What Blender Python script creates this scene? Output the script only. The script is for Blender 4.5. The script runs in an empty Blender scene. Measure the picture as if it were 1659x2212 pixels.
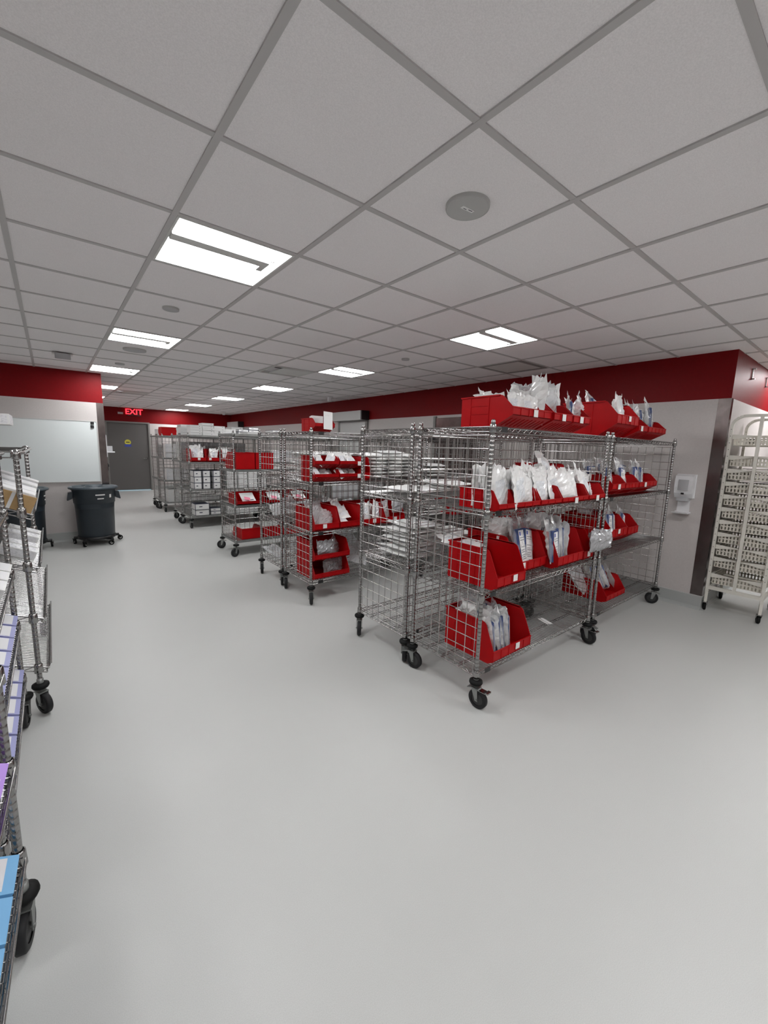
import bpy, math, random
from mathutils import Vector, Matrix

# ---------------------------------------------------------------- scene, camera, world
SC = bpy.context.scene
COL = SC.collection
IMG_W, IMG_H, F_PX = 1659, 2212, 887.03
EYE = 1.575                      # camera height
CEIL = 2.589
CELL = 0.6096                    # ceiling tile
GX, GY = 0.5164, 0.9689          # one ceiling grid node
YAW, PITCH, ROLL = 0.681178, 0.154373, 0.028389

cam_d = bpy.data.cameras.new('camera')
cam = bpy.data.objects.new('camera', cam_d)
COL.objects.link(cam)
SC.camera = cam
cam_d.sensor_fit = 'VERTICAL'
cam_d.sensor_height = 36.0
cam_d.lens = 36.0 * F_PX / IMG_H
cam_d.clip_start = 0.02
cam_d.clip_end = 60
_f = Vector((math.sin(YAW) * math.cos(PITCH), math.cos(YAW) * math.cos(PITCH), -math.sin(PITCH)))
_r = Vector((math.cos(YAW), -math.sin(YAW), 0))
_u = _r.cross(_f)
_r2 = _r * math.cos(ROLL) + _u * math.sin(ROLL)
_u2 = -_r * math.sin(ROLL) + _u * math.cos(ROLL)
cam.matrix_world = Matrix(((_r2.x, _u2.x, -_f.x, 0), (_r2.y, _u2.y, -_f.y, 0), (_r2.z, _u2.z, -_f.z, EYE), (0, 0, 0, 1)))

world = bpy.data.worlds.new('world')
SC.world = world
world.use_nodes = True
world.node_tree.nodes['Background'].inputs[0].default_value = (0.5, 0.55, 0.6, 1)
world.node_tree.nodes['Background'].inputs[1].default_value = 0.15

SC.view_settings.view_transform = 'Standard'
SC.view_settings.look = 'None'
SC.view_settings.gamma = 1
SC.view_settings.use_curve_mapping = False
SC.view_settings.exposure = 0.0
LAMP = 29.0                      # strength of the ceiling troffers
SC.cycles.max_bounces = 8
SC.cycles.diffuse_bounces = 5
SC.cycles.glossy_bounces = 4
SC.cycles.transparent_max_bounces = 10
SC.cycles.use_denoising = True
SC.cycles.sample_clamp_indirect = 6

# ---------------------------------------------------------------- materials
MATS = {}

def mat(name, color, rough=0.5, metal=0.0, spec=0.5, coat=0.0, alpha=1.0, noise=None, bump=None, emit=None):
    m = bpy.data.materials.new(name)
    m.use_nodes = True
    nt = m.node_tree
    b = nt.nodes['Principled BSDF']
    b.inputs['Base Color'].default_value = (*color, 1)
    b.inputs['Roughness'].default_value = rough
    b.inputs['Metallic'].default_value = metal
    b.inputs['Specular IOR Level'].default_value = spec
    b.inputs['Coat Weight'].default_value = coat
    b.inputs['Alpha'].default_value = alpha
    tc = nt.nodes.new('ShaderNodeTexCoord')
    if noise:                       # (scale, amount, detail)
        n = nt.nodes.new('ShaderNodeTexNoise')
        n.inputs['Scale'].default_value = noise[0]
        n.inputs['Detail'].default_value = noise[2] if len(noise) > 2 else 3
        nt.links.new(tc.outputs['Object'], n.inputs['Vector'])
        r = nt.nodes.new('ShaderNodeValToRGB')
        a = noise[1]
        r.color_ramp.elements[0].position = 0.3
        r.color_ramp.elements[1].position = 0.7
        r.color_ramp.elements[0].color = (*[max(0, c * (1 - a)) for c in color], 1)
        r.color_ramp.elements[1].color = (*[min(1, c * (1 + a)) for c in color], 1)
        nt.links.new(n.outputs['Fac'], r.inputs['Fac'])
        nt.links.new(r.outputs['Color'], b.inputs['Base Color'])
    if bump:                        # (scale, strength, distance)
        n = nt.nodes.new('ShaderNodeTexNoise')
        n.inputs['Scale'].default_value = bump[0]
        n.inputs['Detail'].default_value = 4
        nt.links.new(tc.outputs['Object'], n.inputs['Vector'])
        bp = nt.nodes.new('ShaderNodeBump')
        bp.inputs['Strength'].default_value = bump[1]
        bp.inputs['Distance'].default_value = bump[2]
        nt.links.new(n.outputs['Fac'], bp.inputs['Height'])
        nt.links.new(bp.outputs['Normal'], b.inputs['Normal'])
    if emit:
        b.inputs['Emission Color'].default_value = (*emit[0], 1)
        b.inputs['Emission Strength'].default_value = emit[1]
    MATS[name] = m
    return m

def printed(name, paper, ink, scale, thr=0.55):
    """white stock with rows of small unreadable print"""
    m = mat(name, paper, 0.45)
    nt = m.node_tree
    b = nt.nodes['Principled BSDF']
    tc = nt.nodes['Texture Coordinate']
    mp = nt.nodes.new('ShaderNodeMapping')
    mp.inputs['Scale'].default_value = (scale * 0.35, scale * 0.35, scale)
    nt.links.new(tc.outputs['Object'], mp.inputs['Vector'])
    w = nt.nodes.new('ShaderNodeTexWave')
    w.wave_type = 'BANDS'
    w.bands_direction = 'Z'
    w.inputs['Scale'].default_value = 1.0
    nt.links.new(mp.outputs['Vector'], w.inputs['Vector'])
    n = nt.nodes.new('ShaderNodeTexNoise')
    n.inputs['Scale'].default_value = 2.2
    nt.links.new(mp.outputs['Vector'], n.inputs['Vector'])
    mu = nt.nodes.new('ShaderNodeMath')
    mu.operation = 'MULTIPLY'
    nt.links.new(w.outputs['Fac'], mu.inputs[0])
    nt.links.new(n.outputs['Fac'], mu.inputs[1])
    r = nt.nodes.new('ShaderNodeValToRGB')
    r.color_ramp.elements[0].position = thr - 0.13
    r.color_ramp.elements[1].position = thr - 0.05
    r.color_ramp.elements[0].color = (*paper, 1)
    r.color_ramp.elements[1].color = (*ink, 1)
    nt.links.new(mu.outputs[0], r.inputs['Fac'])
    nt.links.new(r.outputs['Color'], b.inputs['Base Color'])
    return m

def film(name, tint, alpha, rough=0.12):
    m = mat(name, tint, rough, alpha=alpha, spec=0.6, bump=(38, 0.5, 0.006))
    return m

FLOOR = mat('grey_speckled_vinyl', (0.47, 0.475, 0.46), 0.42, spec=0.35, noise=(420, 0.07, 2))
COVE = mat('grey_vinyl_cove', (0.36, 0.37, 0.36), 0.5, noise=(420, 0.06, 2))
TILE = mat('ceiling_tile', (0.87, 0.84, 0.845), 0.9, spec=0.1, noise=(260, 0.06, 3))
GRID = mat('ceiling_grid_paint', (0.50, 0.485, 0.48), 0.5)
DARKGAP = mat('ceiling_shadow_gap', (0.06, 0.055, 0.05), 0.9)
WALL = mat('white_wall_panel', (0.50, 0.465, 0.45), 0.5, noise=(60, 0.03), bump=(140, 0.15, 0.002))
RED = mat('red_wall_paint', (0.17, 0.002, 0.004), 0.5, spec=0.15, noise=(30, 0.05))
BOARD = mat('whiteboard_face', (0.70, 0.745, 0.74), 0.28)
STEEL = mat('stainless_steel', (0.17, 0.145, 0.14), 0.22, metal=1.0, noise=(14, 0.15))
CHROME = mat('chrome_wire', (0.34, 0.335, 0.33), 0.17, metal=1.0)
PANELM = mat('chrome_panel_wire', (0.52, 0.51, 0.50), 0.25, metal=1.0)
POSTM = mat('chrome_post', (0.32, 0.315, 0.31), 0.22, metal=1.0, noise=(50, 0.12))
ZINC = mat('galvanised_sheet', (0.30, 0.31, 0.30), 0.42, metal=0.85, noise=(20, 0.12))
RUBBER = mat('black_rubber', (0.004, 0.004, 0.004), 0.6, spec=0.2)
TREAD = mat('dark_grey_tread', (0.016, 0.016, 0.017), 0.55, spec=0.25)
HUB = mat('grey_hub', (0.04, 0.04, 0.04), 0.5, spec=0.3)
REDP = mat('red_bin_plastic', (0.36, 0.003, 0.005), 0.40, spec=0.14, noise=(12, 0.06))
CARD = printed('label_card', (0.80, 0.79, 0.77), (0.25, 0.25, 0.27), 260, 0.62)
PAPER = mat('white_paper', (0.80, 0.80, 0.79), 0.6)
POUCH = mat('white_pouch_paper', (0.80, 0.80, 0.79), 0.34, coat=0.25, bump=(45, 0.5, 0.006))
PRINT = printed('pouch_print', (0.78, 0.79, 0.80), (0.30, 0.36, 0.46), 150, 0.55)
NAVY = mat('navy_cloth', (0.035, 0.06, 0.17), 0.75, bump=(120, 0.4, 0.003))
SKYP = mat('pale_blue_print', (0.34, 0.52, 0.74), 0.5)
PINK = mat('pink_note', (0.85, 0.25, 0.36), 0.7)
CLEAR = film('clear_film', (0.72, 0.73, 0.74), 0.42)
CLEARD = film('clear_film_over_kit', (0.82, 0.83, 0.85), 0.22)
GREYFILM = mat('silver_film', (0.34, 0.34, 0.35), 0.25, metal=0.2, coat=0.5, bump=(30, 0.7, 0.008))
BOXW = mat('white_box_board', (0.62, 0.62, 0.61), 0.55, noise=(9, 0.03))
BOXN = mat('navy_box_board', (0.03, 0.035, 0.06), 0.5)
BOXPR = printed('box_print', (0.60, 0.60, 0.61), (0.12, 0.13, 0.18), 90, 0.62)
BOXB = mat('blue_box_board', (0.14, 0.36, 0.60), 0.5)
BOXV = mat('violet_box_board', (0.27, 0.28, 0.50), 0.5)
PURP = mat('purple_box_board', (0.36, 0.20, 0.60), 0.5)
CARTON = mat('brown_cardboard', (0.36, 0.23, 0.10), 0.7, noise=(30, 0.08))
BLACK = mat('black_plastic', (0.012, 0.012, 0.013), 0.4)
CANM = mat('slate_grey_can_plastic', (0.018, 0.026, 0.034), 0.42, noise=(10, 0.1))
CANTOP = mat('slate_grey_lid_plastic', (0.045, 0.06, 0.072), 0.38)
DOORM = mat('taupe_door_paint', (0.115, 0.11, 0.105), 0.45)
FRAMEM = mat('taupe_frame_paint', (0.20, 0.195, 0.185), 0.45)
GREYM = mat('light_grey_metal', (0.48, 0.48, 0.47), 0.4)
IVORY = mat('ivory_enamel', (0.64, 0.62, 0.56), 0.4)
IVORY2 = mat('ivory_basket_plastic', (0.60, 0.57, 0.50), 0.5)
WHITEP = mat('white_plastic', (0.74, 0.74, 0.75), 0.3)
LGREYP = mat('light_grey_plastic', (0.42, 0.42, 0.43), 0.35)
GLOW = mat('lamp_lens', (0.9, 0.9, 0.9), 0.5, emit=((0.985, 0.99, 1.0), LAMP))
LAMPFR = mat('lamp_frame_enamel', (0.62, 0.62, 0.60), 0.4)
EXITR = mat('exit_letters', (0.8, 0.02, 0.02), 0.5, emit=((1.0, 0.03, 0.05), 2.4))
EXITB = mat('exit_housing', (0.10, 0.01, 0.012), 0.4)
DAYL = mat('daylight_gap', (0.7, 0.9, 1.0), 0.5, emit=((0.55, 0.85, 1.0), 2.2))
YELLOW = mat('yellow_sticker', (0.65, 0.60, 0.06), 0.5)
BLUE = mat('blue_sticker', (0.05, 0.08, 0.40), 0.5)

# ---------------------------------------------------------------- mesh helpers
class MB:
    """collects shapes into one mesh"""
    def __init__(s):
        s.v, s.f, s.m, s.sm = [], [], [], []

    def add(s, vs, fs, mi=0, smooth=False):
        o = len(s.v)
        s.v += [tuple(v) for v in vs]
        for f in fs:
            s.f.append(tuple(i + o for i in f))
            s.m.append(mi)
            s.sm.append(smooth)
        return s

    def box(s, x0, y0, z0, x1, y1, z1, mi=0):
        vs = [(x, y, z) for z in (z0, z1) for y in (y0, y1) for x in (x0, x1)]
        return s.add(vs, [(0, 2, 3, 1), (4, 5, 7, 6), (0, 1, 5, 4), (2, 6, 7, 3), (0, 4, 6, 2), (1, 3, 7, 5)], mi)

    def rbox(s, x0, y0, z0, x1, y1, z1, r, mi=0, seg=3):
        """box with rounded vertical edges"""
        pts = []
        for cx, cy, a0 in ((x1 - r, y1 - r, 0), (x0 + r, y1 - r, 90), (x0 + r, y0 + r, 180), (x1 - r, y0 + r, 270)):
            for k in range(seg + 1):
                a = math.radians(a0 + 90 * k / seg)
                pts.append((cx + r * math.cos(a), cy + r * math.sin(a)))
        n = len(pts)
        vs = [(x, y, z0) for x, y in pts] + [(x, y, z1) for x, y in pts]
        s.add(vs, [tuple(reversed(range(n))), tuple(range(n, 2 * n))], mi)
        return s.add(vs, [(i, (i + 1) % n, n + (i + 1) % n, n + i) for i in range(n)], mi, True)

    def tube(s, a, b, r, n=6, mi=0, r2=None, caps=True):
        a, b = Vector(a), Vector(b)
        r2 = r if r2 is None else r2
        d = (b - a)
        if d.length < 1e-9:
            return s
        d.normalize()
        t = Vector((0, 0, 1)) if abs(d.z) < 0.9 else Vector((1, 0, 0))
        u = d.cross(t).normalized()
        w = d.cross(u)
        vs = []
        for p, rr in ((a, r), (b, r2)):
            for k in range(n):
                q = 2 * math.pi * k / n
                vs.append(p + u * math.cos(q) * rr + w * math.sin(q) * rr)
        s.add(vs, [(i, n + i, n + (i + 1) % n, (i + 1) % n) for i in range(n)], mi, True)
        if caps:
            s.add(vs, [tuple(range(n)), tuple(reversed(range(n, 2 * n)))], mi)
        return s

    def path(s, pts, r, n=6, mi=0):
        for i in range(len(pts) - 1):
            s.tube(pts[i], pts[i + 1], r, n, mi, caps=True)
        return s

    def lathe(s, prof, n=24, mi=0, c=(0, 0, 0), axis='z', smooth=True, close=True):
        vs = []
        for r, z in prof:
            for k in range(n):
                q = 2 * math.pi * k / n
                x, y = r * math.cos(q), r * math.sin(q)
                if axis == 'z':
                    p = (x, y, z)
                elif axis == 'x':
                    p = (z, x, y)
                else:
                    p = (y, z, x)
                vs.append((c[0] + p[0], c[1] + p[1], c[2] + p[2]))
        m = len(prof)
        fs = []
        for j in range(m - 1):
            for k in range(n):
                fs.append((j * n + k, j * n + (k + 1) % n, (j + 1) * n + (k + 1) % n, (j + 1) * n + k))
        s.add(vs, fs, mi, smooth)
        if close:
            s.add(vs, [tuple(reversed(range(n))), tuple(range((m - 1) * n, m * n))], mi)
        return s

    def prism(s, poly, a, b, axis='x', mi=0):
        """2-D polygon extruded along axis from a to b; poly holds the other two coordinates in order"""
        def P(p, t):
            return {'x': (t, p[0], p[1]), 'y': (p[0], t, p[1]), 'z': (p[0], p[1], t)}[axis]
        n = len(poly)
        vs = [P(p, a) for p in poly] + [P(p, b) for p in poly]
        return s.add(vs, [tuple(reversed(range(n))), tuple(range(n, 2 * n))] + [(i, (i + 1) % n, n + (i + 1) % n, n + i) for i in range(n)], mi)

    def mesh(s, name, mats):
        me = bpy.data.meshes.new(name)
        me.from_pydata(s.v, [], s.f)
        for m in (mats if isinstance(mats, (list, tuple)) else [mats]):
            me.materials.append(m)
        me.polygons.foreach_set('material_index', s.m)
        me.polygons.foreach_set('use_smooth', s.sm)
        me.update()
        return me

def obj(name, data, parent=None, loc=(0, 0, 0), rot=(0, 0, 0), mats=None, **props):
    if isinstance(data, MB):
        data = data.mesh(name, mats)
    o = bpy.data.objects.new(name, data)
    COL.objects.link(o)
    o.location = loc
    o.rotation_euler = rot
    if parent:
        o.parent = parent
    for k, v in props.items():
        o[k] = v
    return o

def thing(name, label, cat, loc=(0, 0, 0), rot=(0, 0, 0), group=None, data=None, mats=None):
    o = obj(name, data, None, loc, rot, mats)
    o['label'] = label
    o['category'] = cat
    if group:
        o['group'] = group
    return o

def struct(name, mb, mats, label=None):
    o = obj(name, mb, None, mats=mats, kind='structure')
    if label:
        o['label'] = label
    return o

ORD = ['first', 'second', 'third', 'fourth', 'fifth', 'sixth', 'seventh', 'eighth', 'ninth', 'tenth', 'eleventh', 'twelfth']

# ---------------------------------------------------------------- room shell
XR, YC, YB, XE, YF = 5.155, 1.09, 7.95, 0.70, 15.3     # right wall, its corner, board wall, board wall end, far wall
XL, YN, XX = -3.2, -4.2, 8.6                            # left, near and far-right limits
BASE, BAND = 0.14, 2.145

def wall_mesh(x0, y0, x1, y1, nx, ny, th=0.14, z0=BASE, holes=()):
    """wall panel with white below and red paint above; n points into the room"""
    mb = MB()
    lx, ly = x1 - nx * th, y1 - ny * th
    ax, ay = min(x0, lx), min(y0, ly)
    bx, by = max(x0, lx), max(y0, ly)
    mb.box(ax, ay, 0.0, bx, by, BAND, 0)
    mb.box(ax, ay, BAND, bx, by, CEIL + 0.05, 1)
    return mb

struct('floor', MB().box(XL - .2, YN - .2, -0.08, XX + .2, YF + .6, 0.0), FLOOR)
struct('wall_right', wall_mesh(XR, YC, XR, YF, -1, 0), [WALL, RED])
struct('wall_return', MB().box(XR + .14, YC, 0, XX, YC + .14, BAND).box(XR + .14, YC, BAND, XX, YC + .14, CEIL + .05, 1), [WALL, RED])
struct('wall_board', MB().box(XL, YB, 0, XE, YB + .14, BAND).box(XL, YB, BAND, XE, YB + .14, CEIL + .05, 1)
       .box(XE - .14, YB + .14, 0, XE, YF, BAND).box(XE - .14, YB + .14, BAND, XE, YF, CEIL + .05, 1), [WALL, RED])
DX0, DX1, DZ = 1.35, 2.56, 2.17
struct('wall_far', MB().box(XE - .14, YF, 0, DX0, YF + .14, BAND).box(DX1, YF, 0, XR + .14, YF + .14, BAND)
       .box(XE - .14, YF, DZ, XR + .14, YF + .14, CEIL + .05, 1).box(XE - .14, YF, BAND, DX0, YF + .14, DZ, 1).box(DX1, YF, BAND, XR + .14, YF + .14, DZ, 1), [WALL, RED])
struct('wall_left', MB().box(XL - .14, YN, 0, XL, YB + .14, BAND).box(XL - .14, YN, BAND, XL, YB + .14, CEIL + .05, 1), [WALL, RED])
struct('wall_near', MB().box(XL - .14, YN - .14, 0, XX, YN, BAND).box(XL - .14, YN - .14, BAND, XX, YN, CEIL + .05, 1), [WALL, RED])
struct('wall_side', MB().box(XX, YN - .14, 0, XX + .14, YC + .14, BAND).box(XX, YN - .14, BAND, XX + .14, YC + .14, CEIL + .05, 1), [WALL, RED])

def cove(x0, y0, x1, y1, nx, ny):
    """floor sheet turned up the wall with a small radius and a pale cap line"""
    mb = MB()
    prof = [(0.0, BASE), (0.006, BASE), (0.006, 0.03), (0.012, 0.012), (0.03, 0.0), (0.0, 0.0)]
    poly = [(p[0], p[1]) for p in prof]
    n = len(poly)
    vs = [(x0 + nx * p[0], y0 + ny * p[0], p[1]) for p in poly] + [(x1 + nx * p[0], y1 + ny * p[0], p[1]) for p in poly]
    mb.add(vs, [tuple(range(n)), tuple(reversed(range(n, 2 * n)))] + [(i, n + i, n + (i + 1) % n, (i + 1) % n) for i in range(n)])
    cx0, cy0 = x0 + nx * .008, y0 + ny * .008
    cx1, cy1 = x1 + nx * .008, y1 + ny * .008
    mb.box(min(x0, cx1), min(y0, cy1), BASE, max(x0, cx1), max(y0, cy1), BASE + .008, 1)
    return mb
struct('baseboard_right', cove(XR, YC - .006, XR, YF, -1, 0), [COVE, GREYM])
struct('baseboard_return', cove(XR, YC, XX, YC, 0, -1), [COVE, GREYM])
struct('baseboard_board', cove(XL, YB, XE, YB, 0, -1), [COVE, GREYM])
struct('baseboard_far', cove(DX1 + .07, YF, XR, YF, 0, -1), [COVE, GREYM])

# stainless corner guards
struct('trim_1', MB().box(XR - .004, YC, .15, XR, YC + .10, BAND).box(XR - .004, YC - .004, .15, XR + .06, YC, BAND), STEEL)
struct('trim_2', MB().box(XE - .09, YB - .004, .93 - .78, XE + .004, YB, BAND).box(XE, YB, .15, XE + .004, YB + .10, BAND), STEEL)

# ceiling: tiles recessed behind a T-bar grid, openings where the lamps and the diffusers sit
LAMPS = [(0, j) for j in (-6, -2, 2, 6, 10, 14, 18)] + [(4, j) for j in (-6, -2, 2, 6, 10, 14, 18, 22)] + [(9, -2), (10, -1), (8, -6), (-4, -2), (-4, 2)]  # side columns hold unseen lamps added to brighten return wall and left ceiling
VENTS = [(3, 7), (3, 16), (1, 15)]
def node(i, j):
    return GX + i * CELL, GY + j * CELL
mb = MB()
I0, I1, J0, J1 = -7, 14, -9, 24
skip = set(LAMPS) | set(VENTS)
for i in range(I0, I1):
    for j in range(J0, J1):
        if (i, j) in skip:
            continue
        x, y = node(i, j)
        mb.add([(x, y, CEIL + .006), (x, y + CELL, CEIL + .006), (x + CELL, y + CELL, CEIL + .006), (x + CELL, y, CEIL + .006)], [(0, 1, 2, 3)], 0)
hw = .0125
for i in range(I0, I1 + 1):
    x, y0 = node(i, J0)
    y1 = node(i, J1)[1]
    mb.box(x - hw, y0, CEIL, x + hw, y1, CEIL + .03, 1)
for j in range(J0, J1 + 1):
    x0, y = node(I0, j)
    x1 = node(I1, j)[0]
    mb.box(x0, y - hw, CEIL + .001, x1, y + hw, CEIL + .03, 1)
x0, y0 = node(I0, J0)
x1, y1 = node(I1, J1)
mb.box(x0, y0, CEIL + .16, x1, y1, CEIL + .2, 0)
struct('ceiling', mb, [TILE, GRID])

# ---------------------------------------------------------------- ceiling fittings
def troffer():
    w = CELL - .026
    fr = MB()
    t = .012
    for a in ((0, 0, w, t), (0, w - t, w, w), (0, t, t, w - t), (w - t, t, w, w - t)):
        fr.box(a[0], a[1], .0, a[2], a[3], .035)
    fr.box(0, 0, .07, w, w, .075)
    # raised grey spine and its end piece
    ba = MB().box(t, .165, -.010, w * .88, .235, .012).box(w * .82, .235, -.010, w * .88, .30, .012)
    l1 = MB().prism([(t, .010), (.06, .003), (.12, .003), (.163, .010), (.163, .03), (t, .03)], t + .001, w - t - .001, 'x')
    l2 = MB().prism([(.237, .010), (.30, .003), (.48, .003), (w - t, .010), (w - t, .03), (.237, .03)], t + .001, w - t - .001, 'x')
    return fr.mesh('frame', LAMPFR), ba.mesh('spine', LAMPFR), l1.mesh('lens', GLOW), l2.mesh('lens', GLOW)
TFR, TBA, TL1, TL2 = troffer()
vis = {(0, 2): 'large square ceiling light nearest the camera, upper left of the photo',
       (0, 6): 'second ceiling light down the left aisle row, behind the largest one',
       (0, 10): 'third ceiling light down the left row, just before the red wall corner',
       (0, 14): 'fourth ceiling light of left row, partly behind the red wall end',
       (4, 2): 'ceiling light glowing above the nearest wire cart on the right',
       (4, 6): 'second ceiling light of the right row, beside the slotted air vent',
       (4, 10): 'third ceiling light of the right row, beyond the slotted vent',
       (4, 14): 'fourth ceiling light of the right row, toward the far wall',
       (4, 18): 'fifth ceiling light of the right row, next to last before far wall',
       (4, 22): 'last ceiling light of the right row, washing the far red wall'}
for (i, j) in LAMPS:
    x, y = node(i, j)
    t = thing('ceiling_light', vis.get((i, j), 'ceiling light behind the camera or added beside it for brightness, outside the picture'), 'ceiling light',
              (x + .013, y + .013, CEIL - .0005), group='square ceiling lights')
    obj('frame', TFR, t)
    obj('spine', TBA, t)
    obj('lens', TL1, t)
    obj('lens', TL2, t)

def disc_fitting(name, label, cat, x, y, r, parts=True, mark=False, m=LAMPFR):
    t = thing(name, label, cat, (x, y, CEIL))
    obj('trim_ring', MB().lathe([(r, .006), (r, -.006), (r * .985, -.010), (r * .95, -.010), (r * .95, .006)], 48), t, mats=m)
    obj('grille', MB().lathe([(r * .945, .006), (r * .945, -.0095), (r * .3, -.0095), (.001, -.0095)], 48, smooth=False), t, mats=LGREYP if not mark else m)
    if mark:
        obj('label_strip', MB().box(-r * .36, -.009, -.0115, r * .36, .009, -.0095, 0).box(-r * .22, .001, -.0122, -.004, .004, -.0114, 1).box(.004, -.003, -.0122, r * .28, 0, -.0114, 1), t, rot=(0, 0, -.1), mats=[PAPER, BOXN])
    return t
disc_fitting('ceiling_speaker', 'large round ceiling speaker with a small white label strip, nearest camera', 'speaker', 1.446, 1.283, .092, mark=True, m=GREYM)
disc_fitting('ceiling_speaker', 'round ceiling speaker beside the second light of the left row', 'speaker', .827, 5.567, .115, m=GREYM)
disc_fitting('smoke_detector', 'small round detector disc behind the largest ceiling light', 'smoke detector', .806, 3.672, .058, m=GREYM)
disc_fitting('smoke_detector', 'small round detector between second and third left lights', 'smoke detector', .813, 6.704, .055, m=GREYM)
disc_fitting('smoke_detector', 'small round detector between the first two lights of right row', 'smoke detector', 3.256, 3.704, .045, m=GREYM)

t = thing('ceiling_projector_box', 'small grey box hanging under the ceiling before the left red wall', 'wireless unit', (.20, 6.43, CEIL))
obj('mount_plate', MB().box(-.10, -.02, -.012, .10, .10, .0), t, mats=LAMPFR)
obj('housing', MB().rbox(-.075, -.06, -.075, .075, -.01, -.012, .012), t, mats=LGREYP)
for x, y, lb in ((4.55, 7.5, 'small white hanging unit on ceiling above the grey wall box'), (4.47, 13.9, 'small white hanging unit on ceiling near the far red corner')):
    t = thing('ceiling_sensor', lb, 'sensor', (x, y, CEIL))
    obj('mount_plate', MB().rbox(-.06, -.05, -.02, .06, .05, 0, .01), t, mats=WHITEP)
    obj('housing', MB().rbox(-.035, -.03, -.10, .035, .03, -.02, .012), t, mats=WHITEP)
for x, y, lb in ((5.80, YC, 'white bracket clip on the pink wall above the rack'), (6.52, YC, 'white bracket clip on pink wall at the right picture edge')):
    thing('wall_clip', lb, 'bracket', (x, y, 2.45), data=MB().box(-.006, -.012, -.055, .006, 0, .055).box(-.006, -.03, .045, .02, 0, .055).box(-.006, -.03, -.055, .02, 0, -.045), mats=WHITEP)

def vent(i, j, lb, slot):
    x, y = node(i, j)
    t = thing('air_vent', lb, 'air vent', (x + .0128, y + .0128, CEIL))
    w = CELL - .0256
    fr = MB()
    for a in ((0, 0, w, .02), (0, w - .02, w, w), (0, .02, .02, w - .02), (w - .02, .02, w, w - .02)):
        fr.box(a[0], a[1], -.006, a[2], a[3], .03)
    obj('frame', fr, t, mats=LAMPFR)
    obj('duct_opening', MB().box(.0, .0, .09, w, w, .10), t, mats=DARKGAP)
    obj('face_plate', MB().box(.14 if slot else .07, .05 if slot else .07, -.004, w - .02, w - .09, .004), t, mats=LAMPFR)
    return t
vent(3, 7, 'square ceiling vent with dark slot beside the right light row', True)
vent(3, 16, 'ceiling vent catching red light near the exit sign', True)
vent(1, 15, 'narrow dark ceiling vent just past the left light row', True)
x, y = node(6, 3)
fr = MB()
for a in ((.02, .02, CELL - .02, .07), (.02, CELL - .05, CELL - .02, CELL - .02), (.02, .07, .05, CELL - .05), (CELL - .06, .07, CELL - .02, CELL - .05)):
    fr.box(a[0], a[1], -.004, a[2], a[3], .003)
t = thing('access_panel', 'grey framed access panel in the ceiling above the red band', 'ceiling panel', (x, y, CEIL + .003))
obj('frame', fr, t, mats=FRAMEM)
obj('panel', MB().box(.05, .07, -.001, CELL - .06, CELL - .05, .002), t, mats=LAMPFR)

# ---------------------------------------------------------------- far door, exit sign and wall fittings
struct('door_1', MB().box(DX0 + .05, YF + .03, .02, DX1 - .05, YF + .08, DZ - .04), DOORM, 'wide taupe door at the far end under the exit sign')
struct('trim_3', MB().box(DX0, YF - .012, 0, DX0 + .05, YF + .14, DZ).box(DX1 - .05, YF - .012, 0, DX1, YF + .14, DZ).box(DX0 + .05, YF - .012, DZ - .045, DX1 - .05, YF + .14, DZ), FRAMEM)
d = bpy.data.objects['door_1']
o = obj('door_handle', MB().lathe([(.028, 0), (.028, .012), (.012, .016), (.012, .05)], 16, axis='y', c=(0, -.05, 0)).tube((0, -.05, 0), (-.11, -.052, 0), .009, 8), d, (DX1 - .13, YF + .03, 1.03), mats=CHROME)
o['label'] = 'chrome lever handle'
st = thing('door_sticker', 'round yellow and blue sticker on the taupe door', 'sticker', (1.93, YF + .03, 1.50),
           data=MB().lathe([(.085, -.002), (.085, -.0005)], 24, axis='y', c=(0, 0, .03), mi=0).box(-.09, -.003, -.11, .09, -.0006, -.03, 1).box(-.05, -.0035, .015, .05, -.0022, .045, 2), mats=[YELLOW, BLUE, DARKGAP])
struct('daylight_sheet', MB().box(DX0 - .1, YF + .30, -.02, DX1 + .1, YF + .31, 0.10), DAYL, 'glowing strip standing for daylight in the gap under the far door')  # glowing sheet behind the door stands in for daylight; no window there

ex = thing('exit_sign', 'lit red EXIT sign on the far red wall above the door', 'exit sign', (2.14, YF, 2.47))
obj('housing', MB().rbox(-.19, -.05, -.115, .19, 0, .115, .012), ex, mats=EXITB)
cu = bpy.data.curves.new('exit_text', 'FONT')
cu.body = 'EXIT'
cu.size = .235
cu.align_x = 'CENTER'
cu.align_y = 'CENTER'
cu.extrude = .004
cu.offset = .004
tmp = bpy.data.objects.new('tmp', cu)
COL.objects.link(tmp)
dg = bpy.context.evaluated_depsgraph_get()
tm = bpy.data.meshes.new_from_object(tmp.evaluated_get(dg))
bpy.data.objects.remove(tmp)
tm.materials.clear()
tm.materials.append(EXITR)
o = obj('exit_lettering', tm, ex, (0, -.054, 0), (math.radians(90), 0, 0))
o['label'] = 'glowing red letters'
thing('wall_nameplate', 'tiny grey plate on the red wall left of the exit sign', 'plate', (1.78, YF, 2.42), data=MB().box(-.07, -.01, -.03, .07, 0, .03), mats=GREYM)

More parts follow.
